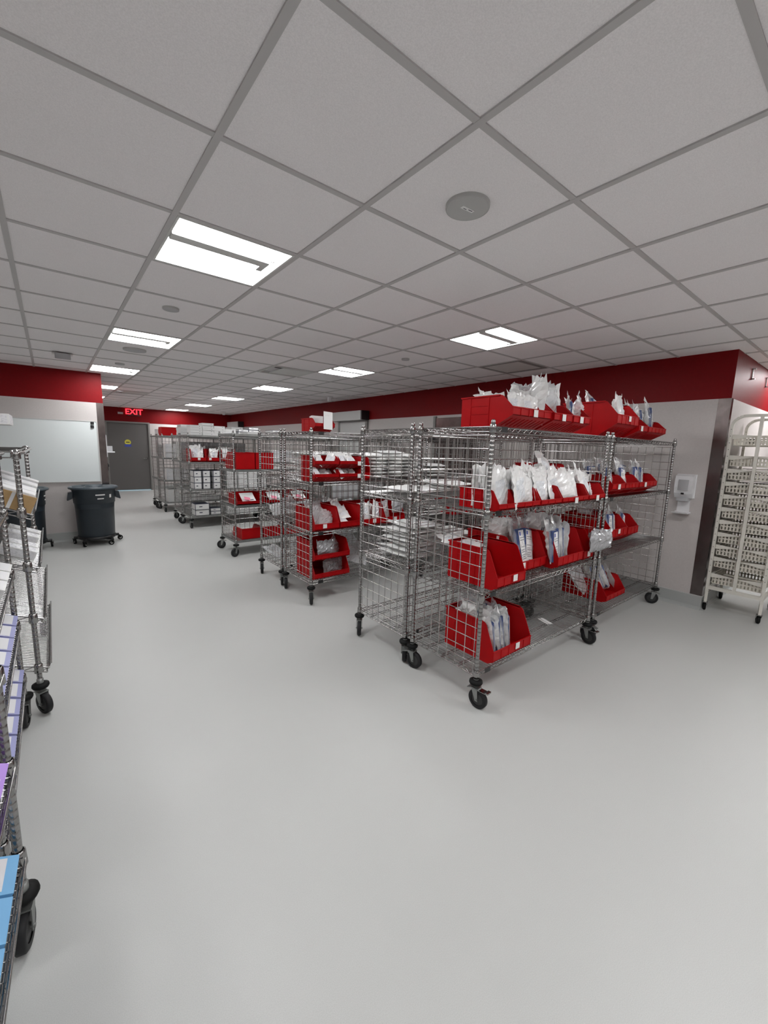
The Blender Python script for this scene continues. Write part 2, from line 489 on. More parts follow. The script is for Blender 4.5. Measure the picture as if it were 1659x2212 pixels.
# whiteboard on the left wall
t = thing('whiteboard', 'large whiteboard hung on the left wall behind the grey cans', 'whiteboard', (-1.2, YB, 0))
obj('board_face', MB().box(-1.5, -.016, .93, 1.79, -.002, 1.85), t, mats=BOARD)
obj('board_frame', MB().box(-1.5, -.02, 1.85, 1.80, 0, 1.862).box(-1.5, -.02, .918, 1.80, 0, .93).box(1.79, -.02, .93, 1.802, 0, 1.85), t, mats=GREYM)
thing('board_magnet', 'upper black square magnet at the whiteboard corner', 'magnet', (.54, YB - .016, 1.832), data=MB().rbox(-.022, -.014, -.020, .022, 0, .020, .006), mats=BLACK)
thing('board_magnet', 'lower black square magnet at the whiteboard corner', 'magnet', (.538, YB - .016, 1.777), data=MB().rbox(-.022, -.014, -.020, .022, 0, .020, .006), mats=BLACK)
# dispenser mounted behind the wall end
t = thing('glove_dispenser', 'narrow white dispenser fixed behind the left wall end', 'dispenser', (XE, 8.25, 1.32))
obj('back_plate', MB().rbox(0, -.05, -.02, .035, .10, .34, .01), t, mats=WHITEP)
obj('holder', MB().box(.035, -.03, .07, .11, .06, .16), t, mats=LGREYP)
obj('ledge', MB().box(.035, -.05, .055, .14, .08, .07), t, mats=WHITEP)
t = thing('wall_phone', 'small black handset hanging below the white dispenser', 'phone', (XE, 8.22, 1.17))
obj('handset', MB().rbox(0, -.03, -.09, .035, .03, .03, .012).box(.03, -.02, -.03, .045, .02, .01), t, mats=BLACK)
obj('hook', MB().tube((.0, 0, .03), (.02, 0, .07), .006, 6), t, mats=GREYM)

# hand sanitiser dispenser on right wall
t = thing('sanitizer_dispenser', 'white hand sanitizer dispenser with drip tray on the right wall', 'dispenser', (XR, 1.355, 1.17))
prof = [(0, -.02), (-.05, -.02), (-.085, .03), (-.10, .09), (-.10, .16), (-.085, .205), (-.05, .22), (0, .22)]
obj('housing', MB().prism([(p[0], p[1]) for p in reversed(prof)], -.078, .078, 'y').box(-.01, -.085, -.02, 0, .085, .225), t, mats=WHITEP)
obj('refill_window', MB().rbox(-.104, -.045, .06, -.099, .045, .17, .002), t, mats=LGREYP)
obj('badge', MB().box(-.103, -.012, .018, -.088, .012, .036), t, mats=BLACK)
obj('nozzle_skirt', MB().prism([(-.088, -.02), (-.09, -.05), (-.04, -.06), (-.03, -.02)], -.05, .05, 'y'), t, mats=LGREYP)
obj('mounting_plate', MB().box(-.008, -.055, -.17, 0, .055, -.02), t, mats=WHITEP)
obj('drip_tray', MB().prism([(0, -.185), (-.11, -.18), (-.118, -.168), (-.11, -.17), (-.01, -.174), (0, -.165)], -.07, .07, 'y'), t, mats=WHITEP)

# fittings on the right wall, half hidden behind the rows
struct('door_2', MB().box(XR - .03, 7.02, 0.01, XR, 7.98, 2.12), GREYM, 'grey door under the wall box on the right wall')
struct('door_3', MB().box(XR - .03, 4.05, 0.01, XR, 5.0, 2.10), STEEL, 'steel door in the right wall behind the wire carts')
struct('trim_4', MB().box(XR - .04, 6.95, 0, XR, 7.02, 2.13).box(XR - .04, 7.98, 0, XR, 8.05, 2.13).box(XR - .04, 4.0, 0, XR, 4.05, 2.13).box(XR - .04, 5.0, 0, XR, 5.05, 2.13), FRAMEM)
for y0, y1, lb in ((6.93, 8.1, 'long grey overhead box with a black end, right wall'), (14.0, 15.1, 'grey overhead box at far end of right wall')):
    t = thing('air_curtain', lb, 'air curtain', (XR, y0, 2.135))
    obj('housing', MB().box(-.19, .04, 0, 0, y1 - y0, .185), t, mats=GREYM)
    obj('end_cap', MB().box(-.19, 0, 0, 0, .04, .185), t, mats=BLACK)

# ---------------------------------------------------------------- wire carts
CL, CD = 1.46, 0.58                    # distance between post centres along and across
SH = (0.225, 0.725, 1.225, 1.715)      # shelf tops
WR = .0031

def mesh_post(top=1.75, bot=.17):
    mb = MB()
    prof = [(.0115, bot)]
    z = bot + .02
    prof.append((.0127, bot + .002))
    while z < top - .02:
        prof += [(.0127, z - .0018), (.0120, z - .0010), (.0120, z + .0010), (.0127, z + .0018)]
        z += .0254
    prof += [(.0127, top - .006), (.010, top), (.001, top + .002)]
    mb.lathe(prof, 10)
    return mb.mesh('post', POSTM)

def mesh_shelf(l=CL, d=CD, step=.0254):
    mb = MB()
    h = .030
    for y in (0, d):
        mb.tube((.012, y, -.003), (l - .012, y, -.003), .0032, 6)
        mb.tube((.012, y, -h), (l - .012, y, -h), .0032, 6)
        n = int((l - .06) / .03)
        dx = (l - .06) / n
        for k in range(n):
            a, b = (-.006, -h + .003) if k % 2 == 0 else (-h + .003, -.006)
            mb.tube((.03 + k * dx, y, a), (.03 + (k + 1) * dx, y, b), .0021, 4, caps=False)
    for x in (0, l):
        mb.tube((x, .012, -.003), (x, d - .012, -.003), .0032, 6)
        mb.tube((x, .012, -h), (x, d - .012, -h), .0032, 6)
        n = int((d - .06) / .03)
        dy = (d - .06) / n
        for k in range(n):
            a, b = (-.006, -h + .003) if k % 2 == 0 else (-h + .003, -.006)
            mb.tube((x, .03 + k * dy, a), (x, .03 + (k + 1) * dy, b), .0021, 4, caps=False)
    k = .02
    while k < l - .01:
        mb.tube((k, 0, -.0015), (k, d, -.0015), .0019, 4, caps=False)
        k += step
    for y in (d * .25, d * .5, d * .75):
        mb.tube((0, y, -.006), (l, y, -.006), .003, 5)
        mb.tube((0, y, -.024), (l, y, -.024), .0026, 5)
        n = int(l / .045)
        for k in range(n):
            a, b = (-.008, -.023) if k % 2 == 0 else (-.023, -.008)
            mb.tube((k * l / n, y, a), ((k + 1) * l / n, y, b), .0018, 4, caps=False)
    for x in (0, l):
        for y in (0, d):
            mb.lathe([(.0155, .012), (.0185, .008), (.021, -.034), (.0165, -.038)], 12, c=(x, y, 0), close=False)
    return mb.mesh('wire_shelf', CHROME)

def mesh_solid_shelf(l=CL, d=CD):
    mb = MB()
    mb.box(.0, .0, -.004, l, d, 0)
    mb.box(.02, -.012, -.034, l - .02, -.008, 0).box(.02, d + .008, -.034, l - .02, d + .012, 0)
    mb.box(-.012, .02, -.034, -.008, d - .02, 0).box(l + .008, .02, -.034, l + .012, d - .02, 0)
    mb.box(.02, -.012, -.003, l - .02, .0, 0).box(.02, d, -.003, l - .02, d + .012, 0)
    mb.box(-.012, .02, -.003, 0, d - .02, 0).box(l, .02, -.003, l + .012, d - .02, 0)
    for x in (0, l):
        for y in (0, d):
            mb.lathe([(.0155, .012), (.0185, .008), (.021, -.034), (.0165, -.038)], 12, c=(x, y, 0), close=False)
    return mb.mesh('solid_shelf', ZINC)

def mesh_panel(w, z0=.198, z1=1.665, hstep=.0762, vstep=.0762):
    """upright wire grid in the local x-z plane, 0..w"""
    mb = MB()
    nv = max(2, round((w - .06) / vstep))
    for k in range(nv + 1):
        x = .03 + (w - .06) * k / nv
        mb.tube((x, 0, z0), (x, 0, z1), WR, 5)
    nh = round((z1 - z0) / hstep)
    for k in range(nh + 1):
        z = z0 + (z1 - z0) * k / nh
        mb.tube((.018, .003, z), (w - .018, .003, z), WR, 5)
    return mb.mesh('wire_panel', PANELM)

def caster_meshes(r=.062):
    fork = MB()
    off = .022                                     # trail
    for s in (-1, 1):
        fork.prism([(-.016 , .128), (.026, .128), (off + .009, .052), (off - .009, .052)], s * .022 - .0015, s * .022 + .0015, 'y')
    fork.box(-.022, -.0235, .126, .030, .0235, .132)
    fork.lathe([(.010, .130), (.010, .155), (.0165, .157), (.0165, .205), (.013, .207)], 12)
    fork.tube((off, -.028, .062), (off, .028, .062), .006, 8)
    fork.prism([(-.05, .118), (-.02, .128), (-.02, .122), (-.05, .112)], -.018, .018, 'y')
    wh = MB()
    wh.lathe([(r - .022, -.015), (r - .006, -.016), (r, -.010), (r, .010), (r - .006, .016), (r - .022, .015)], 28, 0, (off, 0, .062), 'y', close=False)
    wh.lathe([(.001, -.013), (.012, -.017), (.016, -.012), (r - .022, -.011)], 24, 1, (off, 0, .062), 'y', close=False)
    wh.lathe([(r - .022, .011), (.016, .012), (.012, .017), (.001, .013)], 24, 1, (off, 0, .062), 'y', close=False)
    bu = MB().lathe([(.014, .150), (.037, .152), (.042, .162), (.040, .174), (.022, .181), (.0165, .181)], 20)
    return fork.mesh('caster', ZINC), wh.mesh('wheel', [TREAD, HUB]), bu.mesh('bumper', RUBBER)

M_POST, M_SHELF, M_SOLID = mesh_post(), mesh_shelf(), mesh_solid_shelf()
M_END, M_BACK = mesh_panel(CD), mesh_panel(CL)
M_FORK, M_WHEEL, M_BUMP = caster_meshes()
M_TAG = MB().box(0, -.0045, -.032, .055, -.0032, 0).mesh('maker_tag', BLACK)

def add_caster(parent, x, y, a, brake=False):
    c = obj('caster', M_FORK, parent, (x, y, 0), (0, 0, a))
    obj('wheel', M_WHEEL, c)
    obj('bumper', M_BUMP, c)
    if brake:
        obj('brake_pedal', MB().box(.028, -.02, .122, .085, .02, .126).box(.078, -.02, .124, .098, .02, .133), c, mats=CHROME)

def cart(name, label, x, y, facing='near', solid=False, ends=(True, True), back=True, angles=(0, 0, 0, 0), brake=(), group='wire shelf carts in rows'):
    t = thing(name, label, 'shelf cart', (x, y, 0), group=group)
    for (px, py), a, k in zip(((0, 0), (CL, 0), (0, CD), (CL, CD)), angles, range(4)):
        obj('post', M_POST, t, (px, py, 0))
        add_caster(t, px, py, math.radians(a), k in brake)
    for i, z in enumerate(SH):
        s = obj('solid_shelf' if solid else 'wire_shelf', M_SOLID if solid else M_SHELF, t, (0, 0, z))
        if not solid:
            obj('shelf_tag', M_TAG, s, (.08, 0, 0))
    if ends[0]:
        obj('end_panel', M_END, t, (.0, 0, 0), (0, 0, math.radians(90)))
    if ends[1]:
        obj('end_panel', M_END, t, (CL, 0, 0), (0, 0, math.radians(90)))
    if back:
        obj('back_panel', M_BACK, t, (0, CD if facing == 'near' else 0, 0))
    return t

X1, X2 = 1.945, 3.49
CARTS = {
    'A': (X1, 1.45, 'nearest chrome wire cart, holding red bins of pouches', 'nearest cart', 'near', False, (-84, -95, -78, 80)),
    'H': (X2, 1.45, 'chrome wire cart at the right end of front row, beside wall dispenser', 'front wall-side cart', 'near', False, (95, 115, 90, 80)),
    'B': (X1, 2.11, 'second chrome wire cart, back to back with the nearest, mostly empty', 'second cart', 'far', False, (45, 10, -128, 40)),
    'P': (X2, 2.11, 'wire cart behind the front wall-side cart, seen through mesh', 'cart behind the wall-side cart', 'far', False, (60, 20, 90, 80)),
    'C': (X1, 3.53, 'third chrome wire cart, small bin of papers on its top', 'third cart', 'near', False, (-116, 20, -113, 80)),
    'Q': (X2, 3.53, 'wire cart at wall end beside the third cart, seen through mesh', 'wall-side cart of third row', 'near', False, (60, 20, 90, 80)),
    'G': (X1, 4.20, 'fourth chrome wire cart, clear bags on its lower shelves', 'fourth cart', 'far', False, (66, 20, -110, 80)),
    'R': (X2, 4.20, 'wire cart behind third row at the wall end, seen through mesh', 'wall-side cart of fourth row', 'far', False, (60, 20, 90, 80)),
    'D': (X1, 5.69, 'fifth cart with solid grey shelves and two big red bins', 'fifth cart', 'near', True, (200, 20, 160, 80)),
    'S': (X2, 5.69, 'solid shelf cart at wall end beside the fifth cart', 'wall-side cart of fifth row', 'near', True, (60, 20, 90, 80)),
    'E': (X1, 8.05, 'sixth cart with white boxes on its open shelves', 'sixth cart', 'near', True, (92, 20, 160, 80)),
    'T': (X2, 8.05, 'solid shelf cart at wall end beside the sixth cart', 'wall-side cart of sixth row', 'near', True, (60, 20, 90, 80)),
    'J': (X1, 8.72, 'seventh cart, directly behind the sixth with flat boxes on top', 'seventh cart', 'far', True, (150, 20, 30, 80)),
    'F': (X1, 10.25, 'eighth cart, toward the far door, stacked with white boxes', 'eighth cart', 'near', True, (92, 20, 120, 80)),
    'K': (X1, 10.92, 'ninth and last cart, nearest the far door', 'last cart', 'far', True, (150, 20, 30, 80)),
}
for k, (x, y, lb, short, face, solid, ang) in CARTS.items():
    cart('wire_cart' if not solid else 'shelf_cart', lb, x, y, face, solid, angles=ang, brake=(0, 1) if k in 'AH' else ())

SHELFNAME = {3: 'top deck', 2: 'upper shelf', 1: 'lower shelf', 0: 'bottom shelf'}

# ---------------------------------------------------------------- red bins
BINM = {}
def bin_mesh(w, L, H, low):
    key = (w, L, H, low)
    if key in BINM:
        return BINM[key]
    lb, lt = (.36 * H, .62 * H) if low else (.09 * H, .34 * H)
    fb = .34 * L if low else .10 * L
    st = .20 * L
    q = .06 * H
    prof = [(L, 0), (fb, 0), (.0, lb), (.0, lt), (st - .012, H - q), (st, H - q * .3), (st + .02, H), (L, H)]
    mb = MB()
    th = .004
    mb.prism(prof, 0, th, 'x')
    mb.prism(prof, w - th, w, 'x')
    mb.box(th, fb, 0, w - th, L, th)                              # floor
    mb.prism([(fb, 0), (0, lb), (0, lb + th), (fb + .002, th)], th, w - th, 'x')       # sloped underside
    mb.box(th, 0, lb, w - th, th, lt)                             # front lip
    mb.box(-.002, -.004, lt - .005, w + .002, th + .001, lt + .001)
    mb.box(th, L - th, 0, w - th, L, H)                           # back
    nr = max(2, int(w / .07))
    for k in range(nr + 1):
        x = w * k / nr
        mb.box(max(0, x - .002), -.003, lb, min(w, x + .002), .001, lt)
    for k in range(1, nr * 2):
        x = w * k / (nr * 2)
        a, b = .2, .8
        mb.prism([(fb * (1 - a), lb * a), (fb * (1 - b), lb * b), (fb * (1 - b), lb * b - .004), (fb * (1 - a), lb * a - .004)], x - .0015, x + .0015, 'x')
    # rims
    mb.box(-.006, st + .015, H - .007, th, L + .006, H + .001)
    mb.box(w - th, st + .015, H - .007, w + .006, L + .006, H + .001)
    mb.box(th, L - th, H - .007, w - th, L + .006, H + .001)
    # ladder ribs on the sides
    for s, x in ((-1, 0), (1, w)):
        a, b = (x - .003, x) if s < 0 else (x, x + .003)
        y0, y1 = .45 * L, .80 * L
        mb.box(a, y0 - .006, .05 * H, b, y0 + .002, H - .007).box(a, y1, .05 * H, b, y1 + .008, H - .007)
        for z in (.42, .68):
            mb.box(a, y0 + .002, z * H, b, y1, z * H + .005)
    BINM[key] = (mb.mesh('bin_body', REDP), lb, lt)
    return BINM[key]

M_CARD = MB().box(-.022, -.006, -.03, .022, -.0045, .012).mesh('label_card', CARD)
BIN = {}
def red_bin(key, lab, x, y, z, w, L, H, low=True, face='near', card=None, rot=0):
    """x,y = front left corner seen from the front; z = support height"""
    me, lb, lt = bin_mesh(w, L, H, low)
    r = rot if face == 'near' else math.pi + rot
    px = x if face == 'near' else x + w
    t = thing('red_bin', lab, 'storage bin', (px, y, z + .001), (0, 0, r), group='red plastic storage bins')
    obj('bin_body', me, t)
    if card is not None:
        obj('label_card', M_CARD, t, (w * card, 0, lt - .016))
    BIN[key] = (x, y, z, w, L, H, lb, lt, face)
    return t

# ---------------------------------------------------------------- pouches
def pouch_mesh(w, h, t, seed, mats, print_area=None, back=False, flare=.0, nx=9, ny=11, crumple=.006, bend=.0):
    """two crimped sheets with a lumpy filling; stands in the local x-z plane, base at z=0"""
    rnd = random.Random(seed)
    mb = MB()
    sheets = []
    ph = [rnd.uniform(0, 6.3) for _ in range(6)]
    jag = [rnd.uniform(-1, 1) for _ in range(nx + 1)]
    ew = [[rnd.uniform(-1, 1) for _ in range(nx + 1)] for _ in range(ny + 1)]
    ez = [[rnd.uniform(-1, 1) for _ in range(nx + 1)] for _ in range(ny + 1)]
    for side in (-1, 1):
        vs = []
        for j in range(ny + 1):
            v = j / ny
            for i in range(nx + 1):
                u = i / nx
                prof = max(0, 1 - abs(2 * u - 1) ** 3) * max(0, 1 - (2 * v / .92 - 1) ** 4 if v < .92 else 0)
                x = (u - .5) * w * (1 + flare * (v - .3)) + ew[j][i] * crumple * .5
                z = v * h + ez[j][i] * crumple * .4
                if j == ny:
                    z += jag[i] * h * .05 + (h * .07 if (i == 0 and jag[0] > 0) or (i == nx and jag[nx] > 0) else 0)
                wob = math.sin(ph[0] + u * 5 + v * 3) * .5 + math.sin(ph[1] + u * 9 - v * 7) * .3
                y = side * (t / 2 * prof * (1 + .35 * wob) + .0006)
                y += (crumple * rnd.uniform(-1, 1)) * (.3 + v) * (1 if 0 < i < nx or v > .5 else .3)
                y += bend * v * v * h + (wob * .018 * v * v)
                vs.append((x, y, z))
        sheets.append(vs)
    # stitch the edges together
    for k in range(len(sheets[0])):
        j, i = divmod(k, nx + 1)
        if i in (0, nx) or j in (0, ny):
            a = (sheets[0][k][1] + sheets[1][k][1]) / 2
            sheets[0][k] = (sheets[0][k][0], a - .0004, sheets[0][k][2])
            sheets[1][k] = (sheets[0][k][0], a + .0004, sheets[0][k][2])
    for s, vs in enumerate(sheets):
        fs0, fs1 = [], []
        for j in range(ny):
            for i in range(nx):
                q = j * (nx + 1) + i
                f = (q, q + 1, q + nx + 2, q + nx + 1)
                if s == 1:
                    f = tuple(reversed(f))
                inpr = print_area and s == 0 and print_area[0] <= (i + .5) / nx <= print_area[1] and print_area[2] <= (j + .5) / ny <= print_area[3]
                (fs1 if inpr else fs0).append(f)
        if back and s == 1:
            mb.add(vs, [f for f in fs0 if (min(f) % (nx + 1)) < nx * .55], 1, False)
            fs0 = [f for f in fs0 if (min(f) % (nx + 1)) >= nx * .55]
        mb.add(vs, fs0, 0, False)
        if fs1:
            mb.add(vs, fs1, 1, False)
    rim = []
    a, b = sheets
    n0 = len(a)
    loop = [i for i in range(nx + 1)] + [j * (nx + 1) + nx for j in range(1, ny + 1)] + [ny * (nx + 1) + i for i in range(nx - 1, -1, -1)] + [j * (nx + 1) for j in range(ny - 1, 0, -1)]
    mb.add(a + b, [(loop[k], n0 + loop[k], n0 + loop[(k + 1) % len(loop)], loop[(k + 1) % len(loop)]) for k in range(len(loop))], 0)
    return mb.mesh('pouch_film', mats)

NV = 5
WHITE = [pouch_mesh(.17, .24, .035, 10 + k, [POUCH, PRINT], (.2, .8, .15, .7), False, .10, crumple=.007) for k in range(NV)]
WIDE = [pouch_mesh(.24, .22, .04, 30 + k, [POUCH, PRINT], (.15, .6, .2, .7), False, .08, crumple=.008) for k in range(NV)]
SMALLW = [pouch_mesh(.10, .15, .022, 50 + k, [POUCH, PRINT], (.2, .8, .2, .7), False, .12, nx=6, ny=7, crumple=.006) for k in range(NV)]
FILM = [pouch_mesh(.20, .30, .060, 70 + k, [CLEARD, POUCH], None, True, .22, nx=10, ny=13, crumple=.009, bend=.1) for k in range(NV)]
BAG = [pouch_mesh(.25, .32, .09, 90 + k, [CLEAR], None, False, .15, nx=11, ny=13, crumple=.013) for k in range(NV)]
SILV = [pouch_mesh(.26, .19, .07, 110 + k, [GREYFILM], None, False, .05, nx=11, ny=9, crumple=.012) for k in range(3)]
FLATW = []
for k in range(4):       # flat white pack lying down
    m = pouch_mesh(.36, .44, .055, 130 + k, [POUCH, PRINT], None, False, .02, nx=10, ny=11, crumple=.008)
    m.transform(Matrix.Rotation(math.radians(-90), 4, 'X'))
    zs = [v.co.z for v in m.vertices]
    m.transform(Matrix.Translation((0, 0, -min(zs))))
    FLATW.append(m)

# kit: navy folded cloth plus printed card inside clear film
kb = MB()
kb.rbox(-.078, -.017, .012, .078, .013, .222, .012, 0)
M_NAVY = kb.mesh('navy_towel', NAVY)
kc = MB().box(-.066, -.0215, .016, .060, -.0195, .212, 0).box(-.058, -.0222, .180, -.034, -.0212, .204, 1)
for i, z in enumerate((.165, .150, .109, .09, .078, .06, .048, .036)):
    kc.box(-.056, -.0222, z, (-.048 + (.095, .08, .088, .06, .09, .07, .05, .08)[i]), -.0212, z + .0032, 2)
M_KCARD = kc.mesh('printed_card', [PAPER, BLUE, BOXN])

def scl(o, s):
    o.scale = (s, s, s) if not isinstance(s, tuple) else s
    return o

def kit(label, loc, rot, seed, s=1.0, group='clear kit pouches with navy cloth'):
    t = thing('kit_pouch', label, 'pouch', loc, rot, group)
    scl(t, s)
    obj('film', FILM[seed % NV], t)
    obj('navy_towel', M_NAVY, t)
    obj('printed_card', M_KCARD, t)
    return t

rn = random.Random(4)
KN = {'w': ('white_pouch', 'white paper pouch', 'white pouches standing in red bins'),
      'v': ('white_pouch', 'wide white pouch', 'white pouches standing in red bins'),
      's': ('small_pouch', 'small white pouch', 'small white pouches in red bins'),
      'b': ('clear_bag', 'crinkled clear bag', 'clear plastic bags in red bins'),
      'g': ('silver_pouch', 'silver film pouch', 'silver film pouches'),
      'k': ('kit_pouch', 'clear pouch with navy kit', 'clear kit pouches with navy cloth')}
def fill(key, where, spec, spread=None):
    """spec: list of (kind, u, v, dz, lean, roll, yaw, scale); u across 0..1, v front-to-back 0..1"""
    x, y, z, w, L, H, lb, lt, face = BIN[key]
    for n, (k, u, v, dz, lean, roll, yaw, s) in enumerate(spec):
        px = x + w * u
        py = y + L * v if face == 'near' else y - L * v
        pos = ORD[n] if len(spec) > 1 else 'only'
        nm, desc, grp = KN[k]
        lb_ = f'{desc}, {pos} in {where}' if len(spec) > 1 else f'{desc} in {where}'
        loc = (px, py, z + .012 + dz)
        rot = (math.radians(-lean), math.radians(roll), math.radians(yaw + (0 if face == 'near' else 180)))
        if k == 'k':
            kit(lb_, loc, rot, n + int(px * 10), s, grp)
        else:
            me = {'w': WHITE, 'v': WIDE, 's': SMALLW, 'b': BAG, 'g': SILV}[k]
            scl(thing(nm, lb_, 'pouch', loc, rot, grp, data=me[(n + int(px * 17)) % len(me)]), s)

def auto(kind, n, v0=.25, v1=.8, u0=.25, u1=.75, dz=.0, lean=14, s=1.0, seed=0, roll=8):
    r = random.Random(seed)
    out = []
    for k in range(n):
        f = k / max(1, n - 1)
        out.append((kind, u0 + (u1 - u0) * (f if n > 1 else .5) + r.uniform(-.03, .03), v0 + (v1 - v0) * ((k * 2) % n) / max(1, n - 1), dz + r.uniform(-.005, .015),
                    lean + r.uniform(-6, 6), r.uniform(-roll, roll), r.uniform(-28, 28), s * r.uniform(.90, 1.12)))
    return out

# ---- nearest cart (A) and its wall-side neighbour (H)
z3, z2, z1, z0 = SH[3], SH[2], SH[1], SH[0]
red_bin('A31', 'wide red bin at left end of the top deck, nearest cart', 2.06, 1.41, z3, .42, .375, .185, True, card=.56)
red_bin('A32', 'second red bin on top of nearest cart, tall clear bag inside', 2.495, 1.40, z3, .235, .375, .178, True, card=.5)
red_bin('A33', 'third red bin on top of nearest cart, open pouch inside', 2.745, 1.40, z3, .235, .375, .178, True, card=.45)
red_bin('H31', 'tall red bin above the joint of the two front carts', 3.47, 1.42, z3, .42, .45, .28, True, card=.55)
red_bin('H32', 'narrow red bin right of the tall one, front row top', 3.91, 1.42, z3, .20, .375, .178, True, card=.3)
red_bin('H33', 'rightmost red bin on top of the front row near wall', 4.13, 1.42, z3, .42, .375, .178, True)
fill('A31', 'wide corner bin on top of nearest cart', [
    ('v', .33, .30, .12, 70, 0, 2, .95), ('v', .66, .34, .12, 72, 0, -3, .95), ('w', .9, .30, .06, 40, 5, 20, .95),
    ('v', .25, .66, .11, 20, 3, 4, .55), ('v', .60, .70, .10, 20, -4, -8, .60),
    ('w', .88, .62, .02, 5, 14, -20, 1.08), 
    ('v', .28, .16, .06, 8, 0, 4, .62), ('v', .66, .17, .06, 8, 2, -8, .62)])
fill('A32', 'second bin on top of nearest cart', [('b', .5, .30, .03, 6, 6, 8, .92), ('b', .52, .68, .03, 8, -5, -12, .90), ('w', .15, .42, .03, 2, -6, 60, 1.25)])
fill('A33', 'third bin on top of nearest cart', [('k', .45, .20, .04, 4, 14, 18, .70), ('w', .30, .52, .03, 8, -4, -15, 1.22), ('b', .85, .24, .05, 2, 32, 12, .68), ('k', .60, .65, .03, 12, 10, 10, .85), ('w', .8, .85, .03, 20, 24, 0, 1.0)])
fill('H31', 'tall bin over the cart joint', [('w', .52, .12, .13, 16, 9, 6, .95), ('k', .25, .45, .08, 14, 4, 12, 1.0), ('v', .35, .70, .13, 34, 50, 0, 1.0), ('w', .85, .35, .08, 14, 20, -20, 1.0), ('w', .15, .8, .12, 40, 40, 0, 1.0)])
fill('H32', 'narrow bin beside the tall one', [('k', .40, .22, .06, 8, 20, 12, .80), ('k', .75, .60, .06, 8, 14, -8, .9)])
fill('H33', 'rightmost bin on top of front row', [('k', .16, .22, .06, 10, 12, 20, .82), ('k', .40, .40, .06, 10, 18, -10, .92), ('k', .62, .22, .06, 6, 26, 14, 1.0), ('k', .84, .35, .05, 8, 34, 8, .95), ('k', .30, .75, .05, 12, 6, 10, 1.0), ('k', .7, .75, .06, 6, 22, 0, 1.0)])


for n, (xx, w, card) in enumerate(((2.005, .165, None), (2.185, .262, None), (2.46, .262, None), (2.735, .375, .5), (3.125, .26, .5))):
    red_bin('A2%d' % n, '%s red bin from the left, upper shelf of nearest cart' % ORD[n], xx, 1.415, z2, w, .30, .125, False, card=card)
fill('A20', 'first bin, upper shelf of nearest cart', auto('w', 8, .2, .85, .3, .7, 0, 8, .95, 1, 12))
fill('A21', 'second bin, upper shelf of nearest cart', auto('v', 7, .12, .85, .35, .65, .0, 12, 1.0, 2, 14) + [('w', .2, .3, .0, 4, -22, 20, .9)])
fill('A22', 'third bin, upper shelf of nearest cart', auto('v', 7, .15, .85, .35, .65, .0, 14, 1.0, 3, 14) + [('w', .75, .12, .0, 22, 38, 10, .95)])
fill('A23', 'fourth bin, upper shelf of nearest cart', auto('v', 8, .15, .85, .2, .8, .02, 22, .98, 4, 26) + [('v', .45, .7, .12, 24, 12, 10, 1.05), ('w', .25, .2, .0, 18, 30, 14, .9), ('w', .55, .2, .0, 20, 26, 8, .92)])
fill('A24', 'fifth bin, upper shelf of nearest cart', auto('w', 6, .2, .85, .25, .75, .0, 24, .95, 5, 26) + [('w', .5, .16, .0, 20, 62, 8, .62)])
red_bin('A25', 'big red bin behind the fifth bin, upper shelf of nearest cart', 3.05, 1.74, z2, .36, .28, .26, False)
fill('A25', 'bin behind on upper shelf of nearest cart', auto('v', 4, .2, .8, .3, .7, .08, 30, .9, 15))
for n, (xx, w, card) in enumerate(((3.545, .25, .5), (3.81, .28, None), (4.105, .42, .32))):
    red_bin('H2%d' % n, '%s red bin from left, upper shelf of front wall-side cart' % ORD[n], xx, 1.43, z2, w, .33, .178, True, card=card)
fill('H20', 'first bin, upper shelf of wall-side cart', [('k', .32, .22, .035, 8, 4, 10, .86), ('k', .72, .28, .035, 8, 10, 20, .82), ('k', .5, .65, .03, 12, 0, 0, .92)])
fill('H21', 'second bin, upper shelf of wall-side cart', [('k', .34, .22, .03, 8, 8, 6, .86), ('k', .74, .30, .03, 10, 14, 12, .84), ('k', .5, .68, .03, 14, 4, 0, .98)])
fill('H22', 'third bin, upper shelf of wall-side cart', [('k', .22, .25, .03, 6, 16, 10, .86), ('k', .45, .30, .03, 6, 22, 14, .86), ('k', .66, .28, .03, 8, 26, 10, .84), ('k', .5, .7, .03, 8, 8, 0, .95)])

red_bin('A11', 'red bin at the left end, lower shelf of nearest cart', 2.055, 1.425, z1, .30, .40, .25, False, card=.62)
red_bin('A12', 'second red bin from left, lower shelf of nearest cart', 2.41, 1.54, z1, .40, .42, .27, False, card=.25)
red_bin('A13', 'third red bin from left, lower shelf of nearest cart', 2.835, 1.46, z1, .38, .42, .27, False)
red_bin('A14', 'narrow red bin by the right post, lower shelf of nearest cart', 3.235, 1.46, z1, .15, .42, .24, False, card=.5)
fill('A11', 'left end bin, lower shelf of nearest cart', [('v', .5, .7, .19, 84, 0, 4, 1.0), ('v', .45, .9, .16, 70, 3, -6, 1.0)])
fill('A12', 'second bin, lower shelf of nearest cart', [('k', .52, .16, .03, 14, 5, 16, 1.18), ('k', .74, .22, .03, 10, 12, 14, 1.12),
     ('w', .18, .55, .06, 12, -4, 76, 1.15), ('w', .30, .60, .06, 12, -2, 70, 1.2), ('w', .42, .62, .06, 10, 3, 74, 1.2), ('w', .56, .66, .06, 10, 4, 78, 1.2), ('w', .70, .66, .06, 10, 2, 72, 1.2), ('w', .85, .7, .06, 10, 6, 70, 1.15)])
